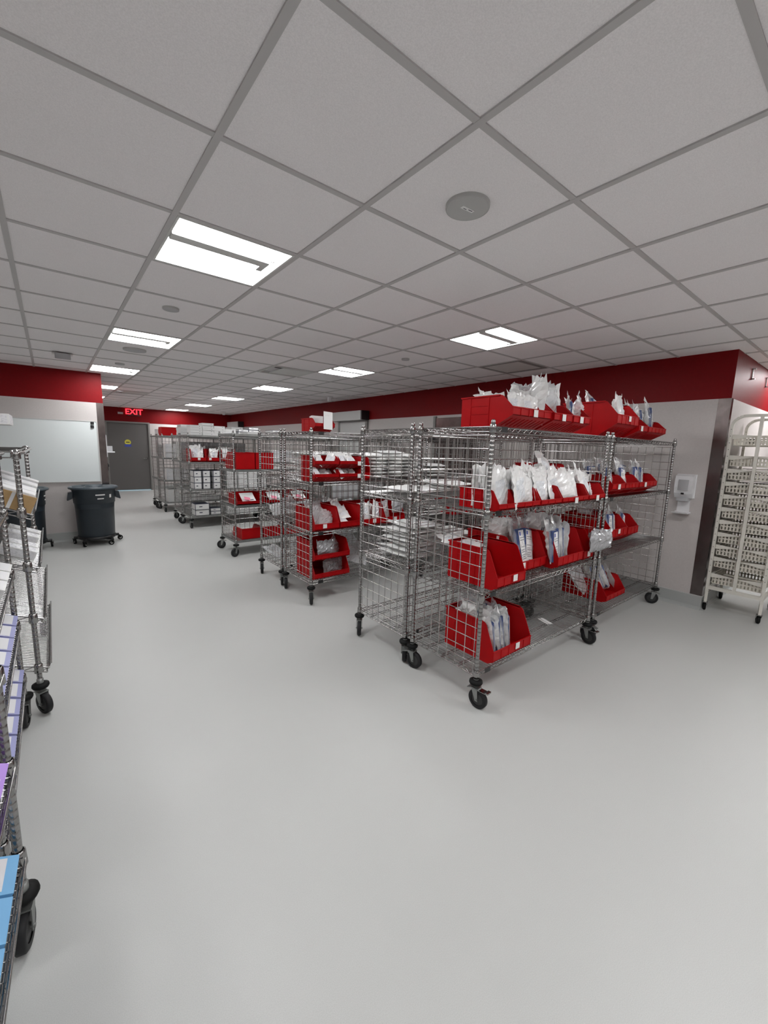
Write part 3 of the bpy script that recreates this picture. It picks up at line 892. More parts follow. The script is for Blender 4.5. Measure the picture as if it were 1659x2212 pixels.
fill('A13', 'third bin, lower shelf of nearest cart', [('k', .18, .16, .02, 6, 3, 14, 1.1), ('k', .42, .28, .02, 4, 4, 40, 1.12), ('k', .60, .31, .02, 4, 2, 52, 1.12), ('w', .78, .30, .03, 2, 2, 50, 1.15),
     ('k', .3, .6, .03, 6, 0, 60, 1.1), ('w', .6, .7, .06, 6, 4, 70, 1.25), ('w', .85, .7, .05, 6, 4, 70, 1.2)])
fill('A14', 'narrow bin, lower shelf of nearest cart', [('g', .62, -.10, .07, 2, 4, 6, .95), ('g', 1.30, -.16, .08, 2, -3, -4, .85), ('b', .5, .5, .04, 6, 2, 6, .7)])
red_bin('H11', 'tall red bin with plain side, lower shelf of front wall-side cart', 3.86, 1.52, z1, .34, .44, .29, True, card=.45)
red_bin('H12', 'rightmost red bin, lower shelf of front wall-side cart', 4.22, 1.52, z1, .24, .44, .27, True)
fill('H11', 'tall bin, lower shelf of wall-side cart', [('k', .35, .16, .09, 8, 8, 10, .9), ('k', .72, .20, .09, 8, 10, 16, .86), ('b', .3, .6, .12, 20, 10, 0, .8), ('b', .7, .7, .12, 16, 10, 0, .8)])
fill('H12', 'rightmost bin, lower shelf of wall-side cart', [('k', .35, .2, .09, 6, 16, 10, .8), ('k', .7, .3, .09, 6, 18, 14, .8)])
red_bin('H13', 'dark red bin behind the joint posts, lower shelf of wall-side cart', 3.53, 1.60, z1, .30, .38, .27, False)

red_bin('A01', 'single red bin of folded kits, bottom shelf of nearest cart', 2.085, 1.435, z0, .42, .41, .27, False, card=.62)
fill('A01', 'bin on bottom shelf of nearest cart', [('k', .32, .34, .0, 8, -4, 62, 1.08), ('k', .45, .33, .0, 6, 2, 64, 1.08), ('k', .58, .34, .0, 6, 4, 62, 1.06), ('k', .70, .33, .0, 4, 3, 60, 1.06),
     ('k', .30, .62, .02, 10, 0, 66, 1.15), ('k', .48, .66, .02, 10, 0, 68, 1.15), ('k', .66, .70, .02, 10, 0, 66, 1.15), ('v', .42, .45, .19, 76, 0, 6, .95)])
thing('paper_slip', 'folded white paper slip on the empty bottom wire shelf, nearest cart', 'paper', (3.02, 1.55, z0 + .004), (0, 0, math.radians(70)),
      data=MB().box(0, 0, -.001, .115, .028, .001).box(0, .036, -.001, .115, .05, .0012), mats=PAPER)
red_bin('H01', 'red bin on bottom shelf of front wall-side cart', 3.86, 1.50, z0, .40, .42, .19, False)
fill('H01', 'bin, bottom shelf of wall-side cart', [('b', .1, .5, .06, 30, -20, 20, .9), ('k', .35, .4, .04, 20, 20, 40, 1.0), ('k', .5, .35, .04, 16, 22, 44, 1.0), ('k', .66, .3, .04, 12, 26, 48, 1.0), ('b', .85, .4, .05, 20, 40, 30, .7), ('w', .9, .2, .08, 30, 50, 20, .9)])

# ---------------------------------------------------------------- flat packs and cartons in stacks
def pile(meshes, nm, desc, cat, grp, where, x, y, z, n, dz, rotz=0, jit=.01, seed=0, s=1.0):
    r = random.Random(seed)
    for k in range(n):
        lb = f'{desc}, {ORD[k]} up in {where}' if n > 1 else f'{desc} in {where}'
        scl(thing(nm, lb, cat, (x + r.uniform(-jit, jit), y + r.uniform(-jit, jit), z + k * dz + .001), (0, 0, math.radians(rotz + r.uniform(-5, 5))), grp, data=meshes[(k + seed) % len(meshes)]), s)

G_FLAT = 'flat white linen packs in piles'
def packs(where, x, y, z, n, dz=.036, rotz=0, seed=0, s=(.95, .85, .80)):
    pile(FLATW, 'linen_pack', 'flat white pack', 'pack', G_FLAT, where, x, y - .19, z, n, dz, rotz, .008, seed, s)

packs('tall pile on lower shelf of second cart', 2.24, 2.40, z1, 7, .037, 3, 1)
packs('right pile on lower shelf of second cart', 2.68, 2.42, z1, 4, .037, -4, 2)
packs('low pile on upper shelf of second cart', 2.22, 2.42, z2, 1, .036, 4, 3)
packs('second low pile on upper shelf of second cart', 2.64, 2.42, z2, 2, .036, 0, 4)
packs('left pile on upper shelf of third cart', 2.86, 3.80, z2, 7, .038, 2, 5, (.62, .85, .85))
packs('middle pile on upper shelf of third cart', 3.12, 3.80, z2, 8, .038, -3, 6, (.62, .85, .85))
packs('right pile on upper shelf of third cart', 3.36, 3.80, z2, 7, .038, 3, 7, (.5, .85, .85))

CBOX = {}
def carton_mesh(w, d, h, style):
    key = (w, d, h, style)
    if key not in CBOX:
        mb = MB()
        if style == 'navy':              # dark carton with white printed end panels
            mb.box(0, 0, 0, w, d, h, 1)
            mb.box(.008, -.0012, .006, w - .008, 0, h - .006, 0).box(w * .28, -.002, h * .45, w * .5, -.0012, h * .6, 1)
            mb.box(-.0012, .008, .006, 0, d - .008, h - .006, 0)
        elif style == 'plain':           # white carton with thumb hole and lid line
            mb.box(0, 0, 0, w, d, h * .93, 0).box(-.002, -.002, h * .93, w + .002, d + .002, h, 0)
            mb.box(w * .75, -.003, h * .45, w * .82, -.0005, h * .62, 1)
        elif style == 'blue':
            mb.box(0, 0, 0, w, d, h, 3)
            mb.box(w - .0001, .012, .01, w + .0012, d * .72, h - .012, 2).box(.012, -.0012, .01, w * .8, 0, h - .012, 2)
            mb.box(.01, .010, h, w * .91, d - .010, h + .001, 2)
        elif style == 'violet':
            mb.box(0, 0, 0, w, d, h, 4)
            mb.box(w - .0001, .01, .01, w + .0012, d - .01, h - .012, 2).box(.01, .008, h, w * .93, d - .008, h + .001, 2)
        elif style == 'purple':
            mb.box(0, 0, 0, w, d, h, 5)
            mb.box(.01, .01, h, w - .01, d * .5, h + .001, 2)
        elif style == 'print':
            mb.box(0, 0, 0, w, d, h, 0)
            mb.box(w, .01, .006, w + .001, d - .01, h - .006, 2).box(.01, -.001, .006, w - .01, 0, h - .006, 2).box(.01, .01, h, w - .01, d - .01, h + .001, 2)
        elif style == 'brown':
            mb.box(0, 0, 0, w, d, h, 6).box(w * .46, -.001, 0, w * .54, 0, h, 0)
        CBOX[key] = mb.mesh('carton', [BOXW, BOXN, BOXPR, BOXB, BOXV, PURP, CARTON])
    return CBOX[key]

CN = {'navy': 'white carton with navy edges', 'plain': 'plain white flat box', 'blue': 'sky blue glove box', 'violet': 'violet labelled box', 'purple': 'purple carton', 'print': 'white printed box', 'brown': 'brown cardboard box'}
def cartons(where, x, y, z, cols, rows, w, d, h, style, gap=.004, grp=None, seed=0):
    r = random.Random(seed)
    for c in range(cols):
        for k in range(rows if isinstance(rows, int) else rows[c]):
            if cols > 1:
                lb = f'{CN[style]}, {ORD[k]} up, {ORD[c]} stack, {where}'
            else:
                lb = f'{CN[style]}, {ORD[k]} up, {where}'
            thing('carton', lb, 'box', (x + c * (w + gap) + r.uniform(-.002, .002), y + r.uniform(-.006, .006), z + .001 + k * (h + .0015)), (0, 0, math.radians(r.uniform(-1.2, 1.2))),
                  grp or 'white cartons stacked on carts', data=carton_mesh(w, d, h, style))

# sixth cart (E)
YE = 8.05
cartons('top deck, sixth cart left', 2.0, YE + .02, z3, 4, (4, 5, 4, 3), .20, .26, .043, 'plain', seed=1)
cartons('top deck, sixth cart right', 2.86, YE + .02, z3, 3, (3, 4, 2), .20, .26, .045, 'navy', seed=2)
cartons('lower shelf, sixth cart left', 2.02, YE + .01, z1, 2, 3, .135, .30, .112, 'navy', gap=.02, seed=3)
cartons('lower shelf, sixth cart middle', 2.36, YE + .01, z1, 1, 3, .13, .30, .112, 'navy', seed=4)
cartons('lower shelf, sixth cart right', 2.62, YE + .01, z1, 4, 7, .18, .30, .046, 'plain', gap=.025, seed=5)
cartons('bottom shelf, sixth cart left', 2.02, YE + .01, z0, 1, 2, .25, .3, .11, 'navy', seed=6)
cartons('bottom shelf, sixth cart middle', 2.30, YE + .04, z0, 1, 2, .19, .22, .06, 'navy', seed=7)
cartons('bottom shelf, sixth cart right', 2.62, YE + .04, z0, 3, 3, .2, .3, .055, 'plain', seed=8)
red_bin('E1', 'left red bin with white packets, upper shelf of sixth cart', 1.99, YE + .0, z2, .26, .38, .24, False, card=.5)
red_bin('E2', 'second red bin, upper shelf of sixth cart', 2.265, YE + .0, z2, .26, .38, .24, False, card=.2)
red_bin('E3', 'third red bin, upper shelf of sixth cart', 2.54, YE + .0, z2, .26, .38, .24, False)
fill('E1', 'left bin on upper shelf of sixth cart', auto('w', 4, .2, .8, .3, .7, .02, 10, 1.05, 21))
fill('E2', 'second bin on upper shelf of sixth cart', auto('w', 2, .2, .5, .4, .6, .02, 6, .95, 22))
fill('E3', 'third bin on upper shelf of sixth cart', auto('w', 3, .2, .8, .3, .7, .02, 10, 1.0, 23))
cartons('upper shelf, seventh cart', 2.0, 8.85, z2, 6, 5, .21, .32, .07, 'print', seed=9)
cartons('top deck, seventh cart', 2.0, 8.80, z3, 5, (3, 4, 3, 3, 4), .24, .34, .05, 'plain', seed=12)
cartons('top deck, wall cart of sixth row', 3.55, YE + .02, z3, 4, (3, 2, 2, 2), .24, .34, .05, 'navy', seed=13)
cartons('upper shelf, wall cart of sixth row', 3.55, YE + .05, z2, 3, 3, .22, .34, .08, 'print', seed=14)
# eighth and last carts
YFR = 10.25
red_bin('F3', 'red bin turned away on top of the eighth cart', 1.95, YFR + .42, z3, .36, .36, .185, True, face='far')
cartons('top deck, eighth cart', 2.34, YFR + .03, z3, 4, (6, 6, 5, 5), .23, .32, .042, 'plain', seed=16)
cartons('upper shelf, eighth cart', 2.0, YFR + .03, z2, 5, (5, 6, 4, 5, 5), .23, .34, .06, 'print', seed=17)
cartons('lower shelf, eighth cart', 2.0, YFR + .03, z1, 5, (3, 3, 2, 3, 2), .23, .34, .08, 'print', seed=18)
cartons('bottom shelf, eighth cart', 2.02, YFR + .03, z0, 5, (5, 3, 3, 2, 2), .22, .34, .055, 'plain', seed=19)
cartons('top deck, last cart', 2.0, 11.0, z3, 5, (3, 3, 4, 3, 3), .26, .34, .05, 'print', seed=20)
cartons('upper shelf, last cart', 2.0, 11.0, z2, 2, 4, .26, .34, .07, 'print', seed=21)
# fifth cart (D)
YD = 5.69
red_bin('D21', 'big plain red bin, back turned, left end of fifth cart', 1.975, YD + .45, z2, .265, .45, .235, False, face='far')
red_bin('D22', 'second big plain red bin, back turned, on fifth cart', 2.255, YD + .45, z2, .26, .45, .235, False, face='far')
for n, xx in enumerate((1.98, 2.38, 2.78)):
    red_bin('D1%d' % n, '%s open red bin with sheet and pink note, fifth cart' % ORD[n], xx, YD + .0, z1, .375, .38, .15, False)
    thing('order_sheet', 'white order sheet leaning in the %s open bin, fifth cart' % ORD[n], 'paper', (xx + .09, YD + .03, z1 + .035), (math.radians(-52), 0, math.radians(3)), group='order sheets in the open bins',
          data=MB().box(0, -.0008, 0, .20, 0, .19).box(.10, -.0016, .035, .17, -.0008, .05, 1), mats=[PAPER, BOXN])
    thing('pink_note', 'pink note on the sheet in the %s open bin, fifth cart' % ORD[n], 'note', (xx + .11, YD + .03, z1 + .075), (math.radians(-52), math.radians(14), 0), group='pink notes in the open bins',
          data=MB().box(0, -.004, 0, .09, -.0025, .06), mats=PINK)
for n, (xx, w) in enumerate(((2.04, .30), (2.36, .40), (2.78, .40))):
    red_bin('D0%d' % n, '%s low red bin, back turned, bottom shelf of fifth cart' % ORD[n], xx, YD + .42, z0, w, .40, .155, False, face='far')
    if n:
        packs('low bin %d of bottom shelf, fifth cart' % (n + 1), xx + w / 2, YD + .30, z0 + .02, 2, .03, 0, 30 + n, (.8, .6, .5))
cartons('top deck, fifth cart', 2.2, YD + .15, z3, 4, (1, 1, 1, 1), .24, .3, .03, 'plain', seed=24)
cartons('lower shelf, wall cart of fifth row', 3.55, YD + .05, z1, 5, 3, .22, .34, .08, 'print', seed=26)
red_bin('S1', 'red bin on upper shelf, wall-side cart of fifth row', 3.55, YD + .02, z2, .42, .4, .2, True)
red_bin('S2', 'second red bin on upper shelf, wall-side cart of fifth row', 4.0, YD + .02, z2, .42, .4, .2, True)

# third and fourth carts
YCC = 3.53
for i, xx in enumerate((1.985, 2.275)):
    for k in range(2):
        red_bin('C2%d%d' % (i, k), '%s %s red bin of the stacked block, third cart' % (('lower', 'upper')[k], ('left', 'right')[i]), xx, YCC - .0, z2 + k * .129, .277, .28, .127, True, card=.85 if i else None)
        fill('C2%d%d' % (i, k), '%s %s bin of stacked block, third cart' % (('lower', 'upper')[k], ('left', 'right')[i]), auto('s', 5, .05, .5, .2, .8, .03, 40, .8, 40 + i * 2 + k, 40))
red_bin('C22', 'red bin edge-on beside the stacked block, third cart', 2.565, YCC + .02, z2, .11, .28, .25, False)
for n, (xx, card) in enumerate(((1.985, .4), (2.285, None), (2.585, .5), (2.885, .5))):
    red_bin('C1%d' % n, '%s red bin from the left, lower shelf of third cart' % ORD[n], xx, YCC - .0, z1, .287, .42, .235, False, card=card)
fill('C10', 'first bin, lower shelf of third cart', [('b', .35, .3, .03, 26, 4, 10, .68), ('b', .6, .22, .02, 30, 20, -10, .6), ('b', .5, .6, .04, 16, 0, 0, .7)])
fill('C11', 'second bin, lower shelf of third cart', [('w', .4, .18, .03, 60, 6, 10, .8), ('w', .5, .3, .08, 60, -4, -6, .85), ('w', .45, .45, .13, 50, 10, 12, .9)])
fill('C12', 'third bin, lower shelf of third cart', [('w', .3, .2, .03, 12, -4, 0, .85), ('v', .5, .4, .03, 12, 4, 0, .85), ('w', .8, .2, .05, 10, 14, 10, .8)])
fill('C13', 'fourth bin, lower shelf of third cart', [('b', .2, .2, .04, 10, -8, 0, .62), ('g', .75, .1, .1, 10, 6, 10, .8)])
for k in range(2):
    red_bin('C0%d' % k, '%s of two stacked red bins, bottom shelf of third cart' % ('lower', 'upper')[k], 1.985, YCC + .0, z0 + k * .197, .42, .38, .195, False)
    fill('C0%d' % k, '%s stacked bin, bottom shelf of third cart' % ('lower', 'upper')[k], [('g', .4, .14, .035, 12, 3, 0, .8), ('b', .6, .35, .02, 30, 60, 0, .7)] if k else [('b', .4, .3, .04, 10, 84, 0, .9), ('g', .65, .2, .03, 20, 0, 4, .6)])
r = random.Random(9)
for n in range(7):
    scl(thing('clear_bag', 'crumpled clear bag, %s in the heap on bottom shelf, third cart' % ORD[n], 'bag', (2.50 + n * .13, YCC + .16 + r.uniform(0, .15), z0 + .05), (math.radians(r.uniform(-75, -50)), math.radians(r.uniform(-20, 20)), math.radians(r.uniform(-30, 30))), 'clear bags heaped on cart shelves', data=BAG[n % NV]), .85)
for lev, zz, nm in ((1, z1, 'lower'), (0, z0, 'bottom')):
    for n in range(6):
        scl(thing('clear_bag', 'puffy clear bag, %s on the %s shelf of fourth cart' % (ORD[n], nm), 'bag', (2.08 + n * .21, 4.44 + r.uniform(0, .12), zz + .045), (math.radians(r.uniform(-70, -40)), math.radians(r.uniform(-20, 20)), math.radians(r.uniform(-30, 30))), 'clear bags heaped on cart shelves', data=BAG[(n + lev) % NV]), .8)
for n in range(3):
    packs('%s pile on upper shelf of fourth cart' % ORD[n], 2.42 + n * .28, 4.48, z2, 7, .037, 2, 50 + n, (.70, .85, .85))
t = red_bin('C3', 'small red bin of papers alone on top of third cart', 1.985, YCC + .0, z3, .22, .27, .127, True)
thing('paper_sheet', 'white sheet hanging out of the small top bin, third cart', 'paper', (2.07, YCC - .016, z3 + .045), (math.radians(-6), math.radians(3), 0),
      data=MB().box(0, -.0008, -.02, .10, 0, .15).box(.02, -.0016, .11, .06, -.0008, .12, 1), mats=[PAPER, CARD])
thing('paper_stack', 'stack of white envelopes standing in the small top bin', 'paper', (2.0, YCC + .08, z3 + .012), data=MB().box(0, 0, 0, .12, .03, .14).box(.002, .034, 0, .11, .06, .135), mats=PAPER)
# remaining carts at the wall end
packs('pile on upper shelf of wall-side cart, third row', 3.8, 3.80, z2, 4, .037, 0, 61)
packs('pile on lower shelf of wall-side cart, third row', 3.8, 3.80, z1, 5, .037, 0, 62)
red_bin('Q1', 'red bin on lower shelf, wall-side cart of third row', 4.1, YCC + .02, z1, .42, .4, .24, False)
red_bin('P1', 'red bin on lower shelf of cart behind the wall-side cart', 3.6, 2.66, z1, .42, .4, .24, False, face='far')

# ---------------------------------------------------------------- grey cans on dollies
def can(label, dl, x, y, rz):
    d = thing('can_dolly', dl, 'dolly', (x, y, 0), (0, 0, rz), 'black dollies under the grey cans')
    mb = MB().lathe([(.20, .085), (.235, .09), (.245, .10), (.245, .135), (.235, .135), (.232, .105), (.20, .10)], 28)
    for k in range(5):
        a = 2 * math.pi * k / 5 + .3
        c, s = math.cos(a), math.sin(a)
        mb.tube((.15 * c, .15 * s, .095), (.30 * c, .30 * s, .092), .022, 8)
    mb.lathe([(.16, .088), (.16, .10)], 24)
    obj('dolly_frame', mb, d, mats=BLACK)
    for k in range(5):
        a = 2 * math.pi * k / 5 + .3
        c = obj('caster', MB().lathe([(.036, -.012), (.038, 0), (.036, .012)], 18, axis='y', c=(.02, 0, .038)).prism([(-.015, .085), (.015, .085), (.032, .035), (.008, .035)], .014, .018, 'y')
                .prism([(-.015, .085), (.015, .085), (.032, .035), (.008, .035)], -.018, -.014, 'y'), d, (.30 * math.cos(a), .30 * math.sin(a), 0), (0, 0, a + 1.1 * k), mats=RUBBER)
        obj('hub', MB().lathe([(.018, -.014), (.018, .014)], 12, axis='y', c=(.02, 0, .038)), c, mats=GREYM)
    t = thing('waste_can', label, 'waste can', (x, y, .106), (0, 0, rz), 'large grey waste cans')
    prof = [(.228, 0), (.234, .01), (.250, .53), (.262, .535), (.272, .72), (.285, .73), (.285, .748), (.265, .748), (.255, .54), (.21, .02)]
    obj('can_body', MB().lathe(prof, 40), t, mats=CANM)
    lid = MB().lathe([(.30, .742), (.312, .745), (.315, .765), (.300, .778), (.285, .778), (.27, .768), (.11, .772), (.10, .790), (.05, .796), (.001, .797)], 40)
    for k in range(6):
        a = 2 * math.pi * k / 6
        lid.tube((.12 * math.cos(a), .12 * math.sin(a), .772), (.26 * math.cos(a), .26 * math.sin(a), .770), .010, 6)
    obj('lid', lid, t, mats=CANTOP)
    for s in (-1, 1):
        a = 0 if s > 0 else math.pi
        obj('handle', MB().prism([(.262, .70), (.315, .69), (.335, .58), (.325, .575), (.27, .60)], -.055, .055, 'y'), t, rot=(0, 0, a), mats=CANM)
    for (aw, hh, z, a0, nm) in ((.125, .018, .655, -1.35, 'name_strip'), (.085, .016, .60, -1.34, 'name_strip'), (.035, .05, .615, -.80, 'sticker')):
        rr = .2745 if z > .62 else .2705
        mb = MB()
        n = 6
        vs = []
        for zz in (z, z + hh):
            for i in range(n + 1):
                a = a0 + (i / n - .5) * aw / rr
                r1 = .2625 + (zz - .535) / (.72 - .535) * .0095 + .0015
                vs.append((r1 * math.cos(a), r1 * math.sin(a), zz))
        mb.add(vs, [(i, i + 1, n + 2 + i, n + 1 + i) for i in range(n)])
        obj(nm, mb, t, mats=CARD)
can('grey round waste can with lid, right of the pair by the whiteboard', 'black wheeled dolly under the right grey can', .47, 7.60, 0)
can('grey round waste can half hidden behind the left chrome rack', 'black wheeled dolly under the left grey can', -.37, 7.60, 1.2)

# ---------------------------------------------------------------- left racks with sloping shelves
def slant_rack(label, x, y, ln, yaw, levels, top=None, dep=.56, rise=.24, zt=1.52, fx=.045):
    """x,y = near end of the aisle-side posts; the rack runs +y; shelves slope down toward the aisle"""
    t = thing('slanted_wire_rack', label, 'rack', (x, y, 0), (0, 0, yaw), 'chrome racks with sloping shelves on the left')
    for px, py, a in ((0, 0, -62), (0, ln, -98), (-dep, 0, 30), (-dep, ln, 140)):
        obj('post', M_POST_L if zt < 1.6 else M_POST, t, (px, py, 0))
        add_caster(t, px, py, math.radians(a))
    th = math.atan2(rise, dep)
    key = (ln, dep, rise, fx)
    if key not in SLM:
        s = MB()
        bx = -dep
        def P(u, y_, n=0.0):       # u: 0 at the aisle edge, 1 at the back; n: height off the slope
            return (fx + (bx - fx) * u - n * -math.sin(th), y_, rise * u + n * math.cos(th))
        for y_ in (.02, ln - .02):
            s.tube(P(0, y_), P(1, y_), .0045, 6)
            s.tube(P(0, y_, -.026), P(1, y_, -.026), .0038, 6)
            for k in range(18):
                a, b = (-.002, -.024) if k % 2 == 0 else (-.024, -.002)
                s.tube(P(k / 18, y_, a), P((k + 1) / 18, y_, b), .0022, 4, caps=False)
        for u, n in ((0, 0), (0, .03), (1, 0), (0, -.026), (.3, -.005), (.6, -.005)):
            s.tube(P(u, .02, n), P(u, ln - .02, n), .0042, 6)
        nz = int(ln / .035)
        for k in range(nz):
            a, b = (.002, .028) if k % 2 == 0 else (.028, .002)
            yy = .02 + (ln - .04) * k / nz
            s.tube(P(0, yy, a), P(0, yy + (ln - .04) / nz, b), .0026, 4, caps=False)
        k = .03
        while k < ln - .02:
            s.tube(P(0, k), P(1, k), .0021, 4, caps=False)
            k += .0254
        for y_ in (0, ln):
            s.lathe([(.0155, .03), (.0195, .026), (.0215, -.022), (.0165, -.026)], 12, c=(0, y_, rise * .075), close=False)
            s.lathe([(.0155, .03), (.0195, .026), (.0215, -.022), (.0165, -.026)], 12, c=(-dep, y_, rise), close=False)
        SLM[key] = s.mesh('sloping_shelf', CHROME)
    for z in levels:
        obj('sloping_shelf', SLM[key], t, (0, 0, z))
    if top:
        s = MB()
        for y_ in (0, ln):
            s.tube((0, y_, 0), (-dep, y_, 0), .005, 6).tube((0, y_, -.03), (-dep, y_, -.03), .004, 6)
        for x_ in (0, -dep):
            s.tube((x_, 0, 0), (x_, ln, 0), .005, 6).tube((x_, 0, -.03), (x_, ln, -.03), .004, 6)
        s.tube((.012, .0, -.004), (.03, .06, -.004), .008, 8).tube((.03, .06, -.004), (.03, ln - .06, -.004), .008, 8).tube((.03, ln - .06, -.004), (.012, ln, -.004), .008, 8)
        k = .02
        while k < ln:
            s.tube((0, k, 0), (-dep, k, 0), .002, 4, caps=False)
            k += .0254
        for x_ in (0, -dep):
            for y_ in (0, ln):
                s.lathe([(.0155, .012), (.020, .008), (.0225, -.034), (.0175, -.038)], 12, c=(x_, y_, 0), close=False)
        obj('top_shelf', s, t, (0, 0, top), mats=CHROME)
    return t
SLM = {}
M_POST_L = mesh_post(1.515)
RISE, DEP = .24, .56
TH = math.atan2(RISE, DEP)
N2 = (-.145, 2.93, 1.22, 0.0, .045)
N1 = (-.215, 1.62, 1.22, 0.0, .008)
N0 = (-.170 - 1.22 * math.sin(math.radians(3)), 1.53 - 1.22, 1.22, math.radians(-3), .008)
slant_rack('chrome rack with sloping shelves farthest from camera, left edge', N2[0], N2[1], N2[2], N2[3], (.25, .553, .853, 1.155), 1.50, fx=N2[4])
slant_rack('middle chrome rack of the left edge with violet labelled boxes', N1[0], N1[1], N1[2], N1[3], (.253, .557, .842, 1.165), 1.50, fx=N1[4])
slant_rack('closest chrome rack at the lower left edge with sky blue boxes', N0[0], N0[1], N0[2], N0[3], (.275, .585, .88, 1.17), 1.50, fx=N0[4])

def on_slope(rack, z, yy, style, w, d, h, label, u=.04, grp='boxes lying on the sloping shelves', name='carton'):
    """box whose long side runs down the slope; w along slope, d along the rack, h off the slope"""
    rx, ry, ln, yaw, fx0 = rack
    # corner nearest the aisle edge; box local x runs up-slope toward -x
    fx = fx0 + (-DEP - fx0) * u
    lx, lz = fx, z + RISE * u
    m = Matrix.Translation((rx, ry, 0)) @ Matrix.Rotation(yaw, 4, 'Z') @ Matrix.Translation((lx, yy, lz)) @ Matrix.Rotation(-TH + math.pi, 4, 'Y') 
    # local +x now points back and up the slope, local z points down-normal: shift the box so that it sits on the wires
    o = thing(name, label, 'box', group=grp, data=carton_mesh(w, d, h, style))
    B = Matrix.Rotation(TH, 4, 'Y')                         # tips +x side downward
    m = Matrix.Translation((rx, ry, 0)) @ Matrix.Rotation(yaw, 4, 'Z') @ Matrix.Translation((lx, yy, lz)) @ B @ Matrix.Translation((-w, 0, .004))
    o.matrix_world = m
    return o
# farthest rack
for n, (yy, h) in enumerate(((.05, .10), (.22, .10), (.40, .09), (.58, .10), (.76, .09), (.94, .10))):
    on_slope(N2, 1.155, yy, 'print', .34, .155, h, 'white printed box, %s from near end, top slope of farthest left rack' % ORD[n])
on_slope(N2, 1.155, .02, 'brown', .20, .02, .09, 'brown cardboard end showing under white boxes, farthest left rack', u=.02, name='cardboard_divider')
for n, yy in enumerate((.16, .30, .62, .80)):
    on_slope(N2, .853, yy, 'print', .17, .12, .05, 'small white box, %s from near end, second slope, farthest left rack' % ORD[n])
# middle rack
for n in range(7):
    on_slope(N1, .253, .08 + n * .16, 'violet', .26, .145, .075, 'violet labelled box, %s from near end, lowest slope, middle left rack' % ORD[n])
    if n < 6:
        on_slope(N1, .557, .25 + n * .16, 'violet', .26, .145, .075, 'violet labelled box, %s from near end, second slope, middle left rack' % ORD[n])
    if n > 3:
        on_slope(N1, .842, .02 + n * .16, 'print', .26, .145, .09, 'white printed box, %s along third slope of middle left rack' % ORD[n - 4])
# closest rack
for n in range(8):
    on_slope(N0, .275, .05 + n * .14, 'blue', .30, .13, .075, 'sky blue glove box, %s from near end, lowest slope, closest rack' % ORD[n], u=.045)
for n in range(2):
    on_slope(N0, .585, .84 + n * .16, 'purple', .26, .14, .08, 'purple carton, %s on the second slope of closest left rack' % ORD[n])
# boxes on top of farthest left rack
for k, (xx, ww, hh, st_) in enumerate(((-.50, .44, .05, 'print'), (-.52, .42, .045, 'navy'), (-.50, .44, .05, 'print'), (-.50, .50, .06, 'print'))):
    z = 1.503 + sum((.05, .045, .05)[:k])
    thing('carton', 'white device box, %s from bottom, on top of farthest left rack' % ORD[k], 'box', (N2[0] - .545 + (0, .01, -.01, .02)[k], 3.2 + .01 * k, z), group='device boxes on the left rack top', data=carton_mesh(ww, .30, hh, st_))

# ---------------------------------------------------------------- ivory basket rack beside the corner
RX0, RX1, RY0, RY1 = 5.19, 5.80, .635, 1.06
t = thing('basket_rack', 'tall ivory rolling rack of slotted baskets beside steel wall corner', 'rack', (RX0, RY0, 0))
W = RY1 - RY0
D = RX1 - RX0
def arch(z1=1.975, r=.10):
    mb = MB()
    pts = [(0, .20), (0, z1 - r)]
    for k in range(1, 7):
        a = math.pi - math.pi / 2 * k / 6
        pts.append((r + r * math.cos(a), z1 - r + r * math.sin(a)))
    pts += [(W - r, z1)]
    for k in range(1, 7):
        a = math.pi / 2 - math.pi / 2 * k / 6
        pts.append((W - r + r * math.cos(a), z1 - r + r * math.sin(a)))
    pts += [(W, .20)]
    h = .0125
    for i in range(len(pts) - 1):
        a, b = Vector((0, *pts[i])), Vector((0, *pts[i + 1]))
        d = (b - a).normalized()
        n = Vector((0, -d.z, d.y))
        a2, b2 = a - d * .0, b + d * .0
        vs = [p + n * sy * h + Vector((sx * h, 0, 0)) for p in (a2, b2) for sx, sy in ((-1, -1), (1, -1), (1, 1), (-1, 1))]
        mb.add(vs, [(0, 1, 2, 3), (7, 6, 5, 4), (0, 4, 5, 1), (1, 5, 6, 2), (2, 6, 7, 3), (3, 7, 4, 0)])
    for y in (0, W):
        z = .42
        while z < z1 - r:
            mb.box(-.0135, y - .003, z - .003, -.0124, y + .003, z + .003, 1)
            z += .065
    return mb
M_ARCH = arch().mesh('end_frame', [IVORY, DARKGAP])
for x in (0, D):
    obj('end_frame', M_ARCH, t, (x, 0, 0))
obj('centre_bar', MB().box(-.012, W / 2 - .013, .255, .012, W / 2 + .013, 1.963), t, mats=IVORY)
obj('bottom_bar', MB().box(-.012, .0125, .235, .012, W - .0125, .27).box(D - .012, .0125, .235, D + .012, W - .0125, .27).box(.012, -.012, .235, D - .012, .012, .27).box(.012, W - .012, .235, D - .012, W + .012, .27), t, mats=IVORY)
rl = MB()
RAILS = (1.80, 1.60, 1.47, 1.342, 1.214, 1.086, .958, .83, .702, .575, .40)
for z in RAILS:
    for y in (.0135, W - .0135):
        rl.box(.0125, y - .002, z - .03, D - .0125, y + .002, z - .026)
obj('runner', rl, t, mats=IVORY)
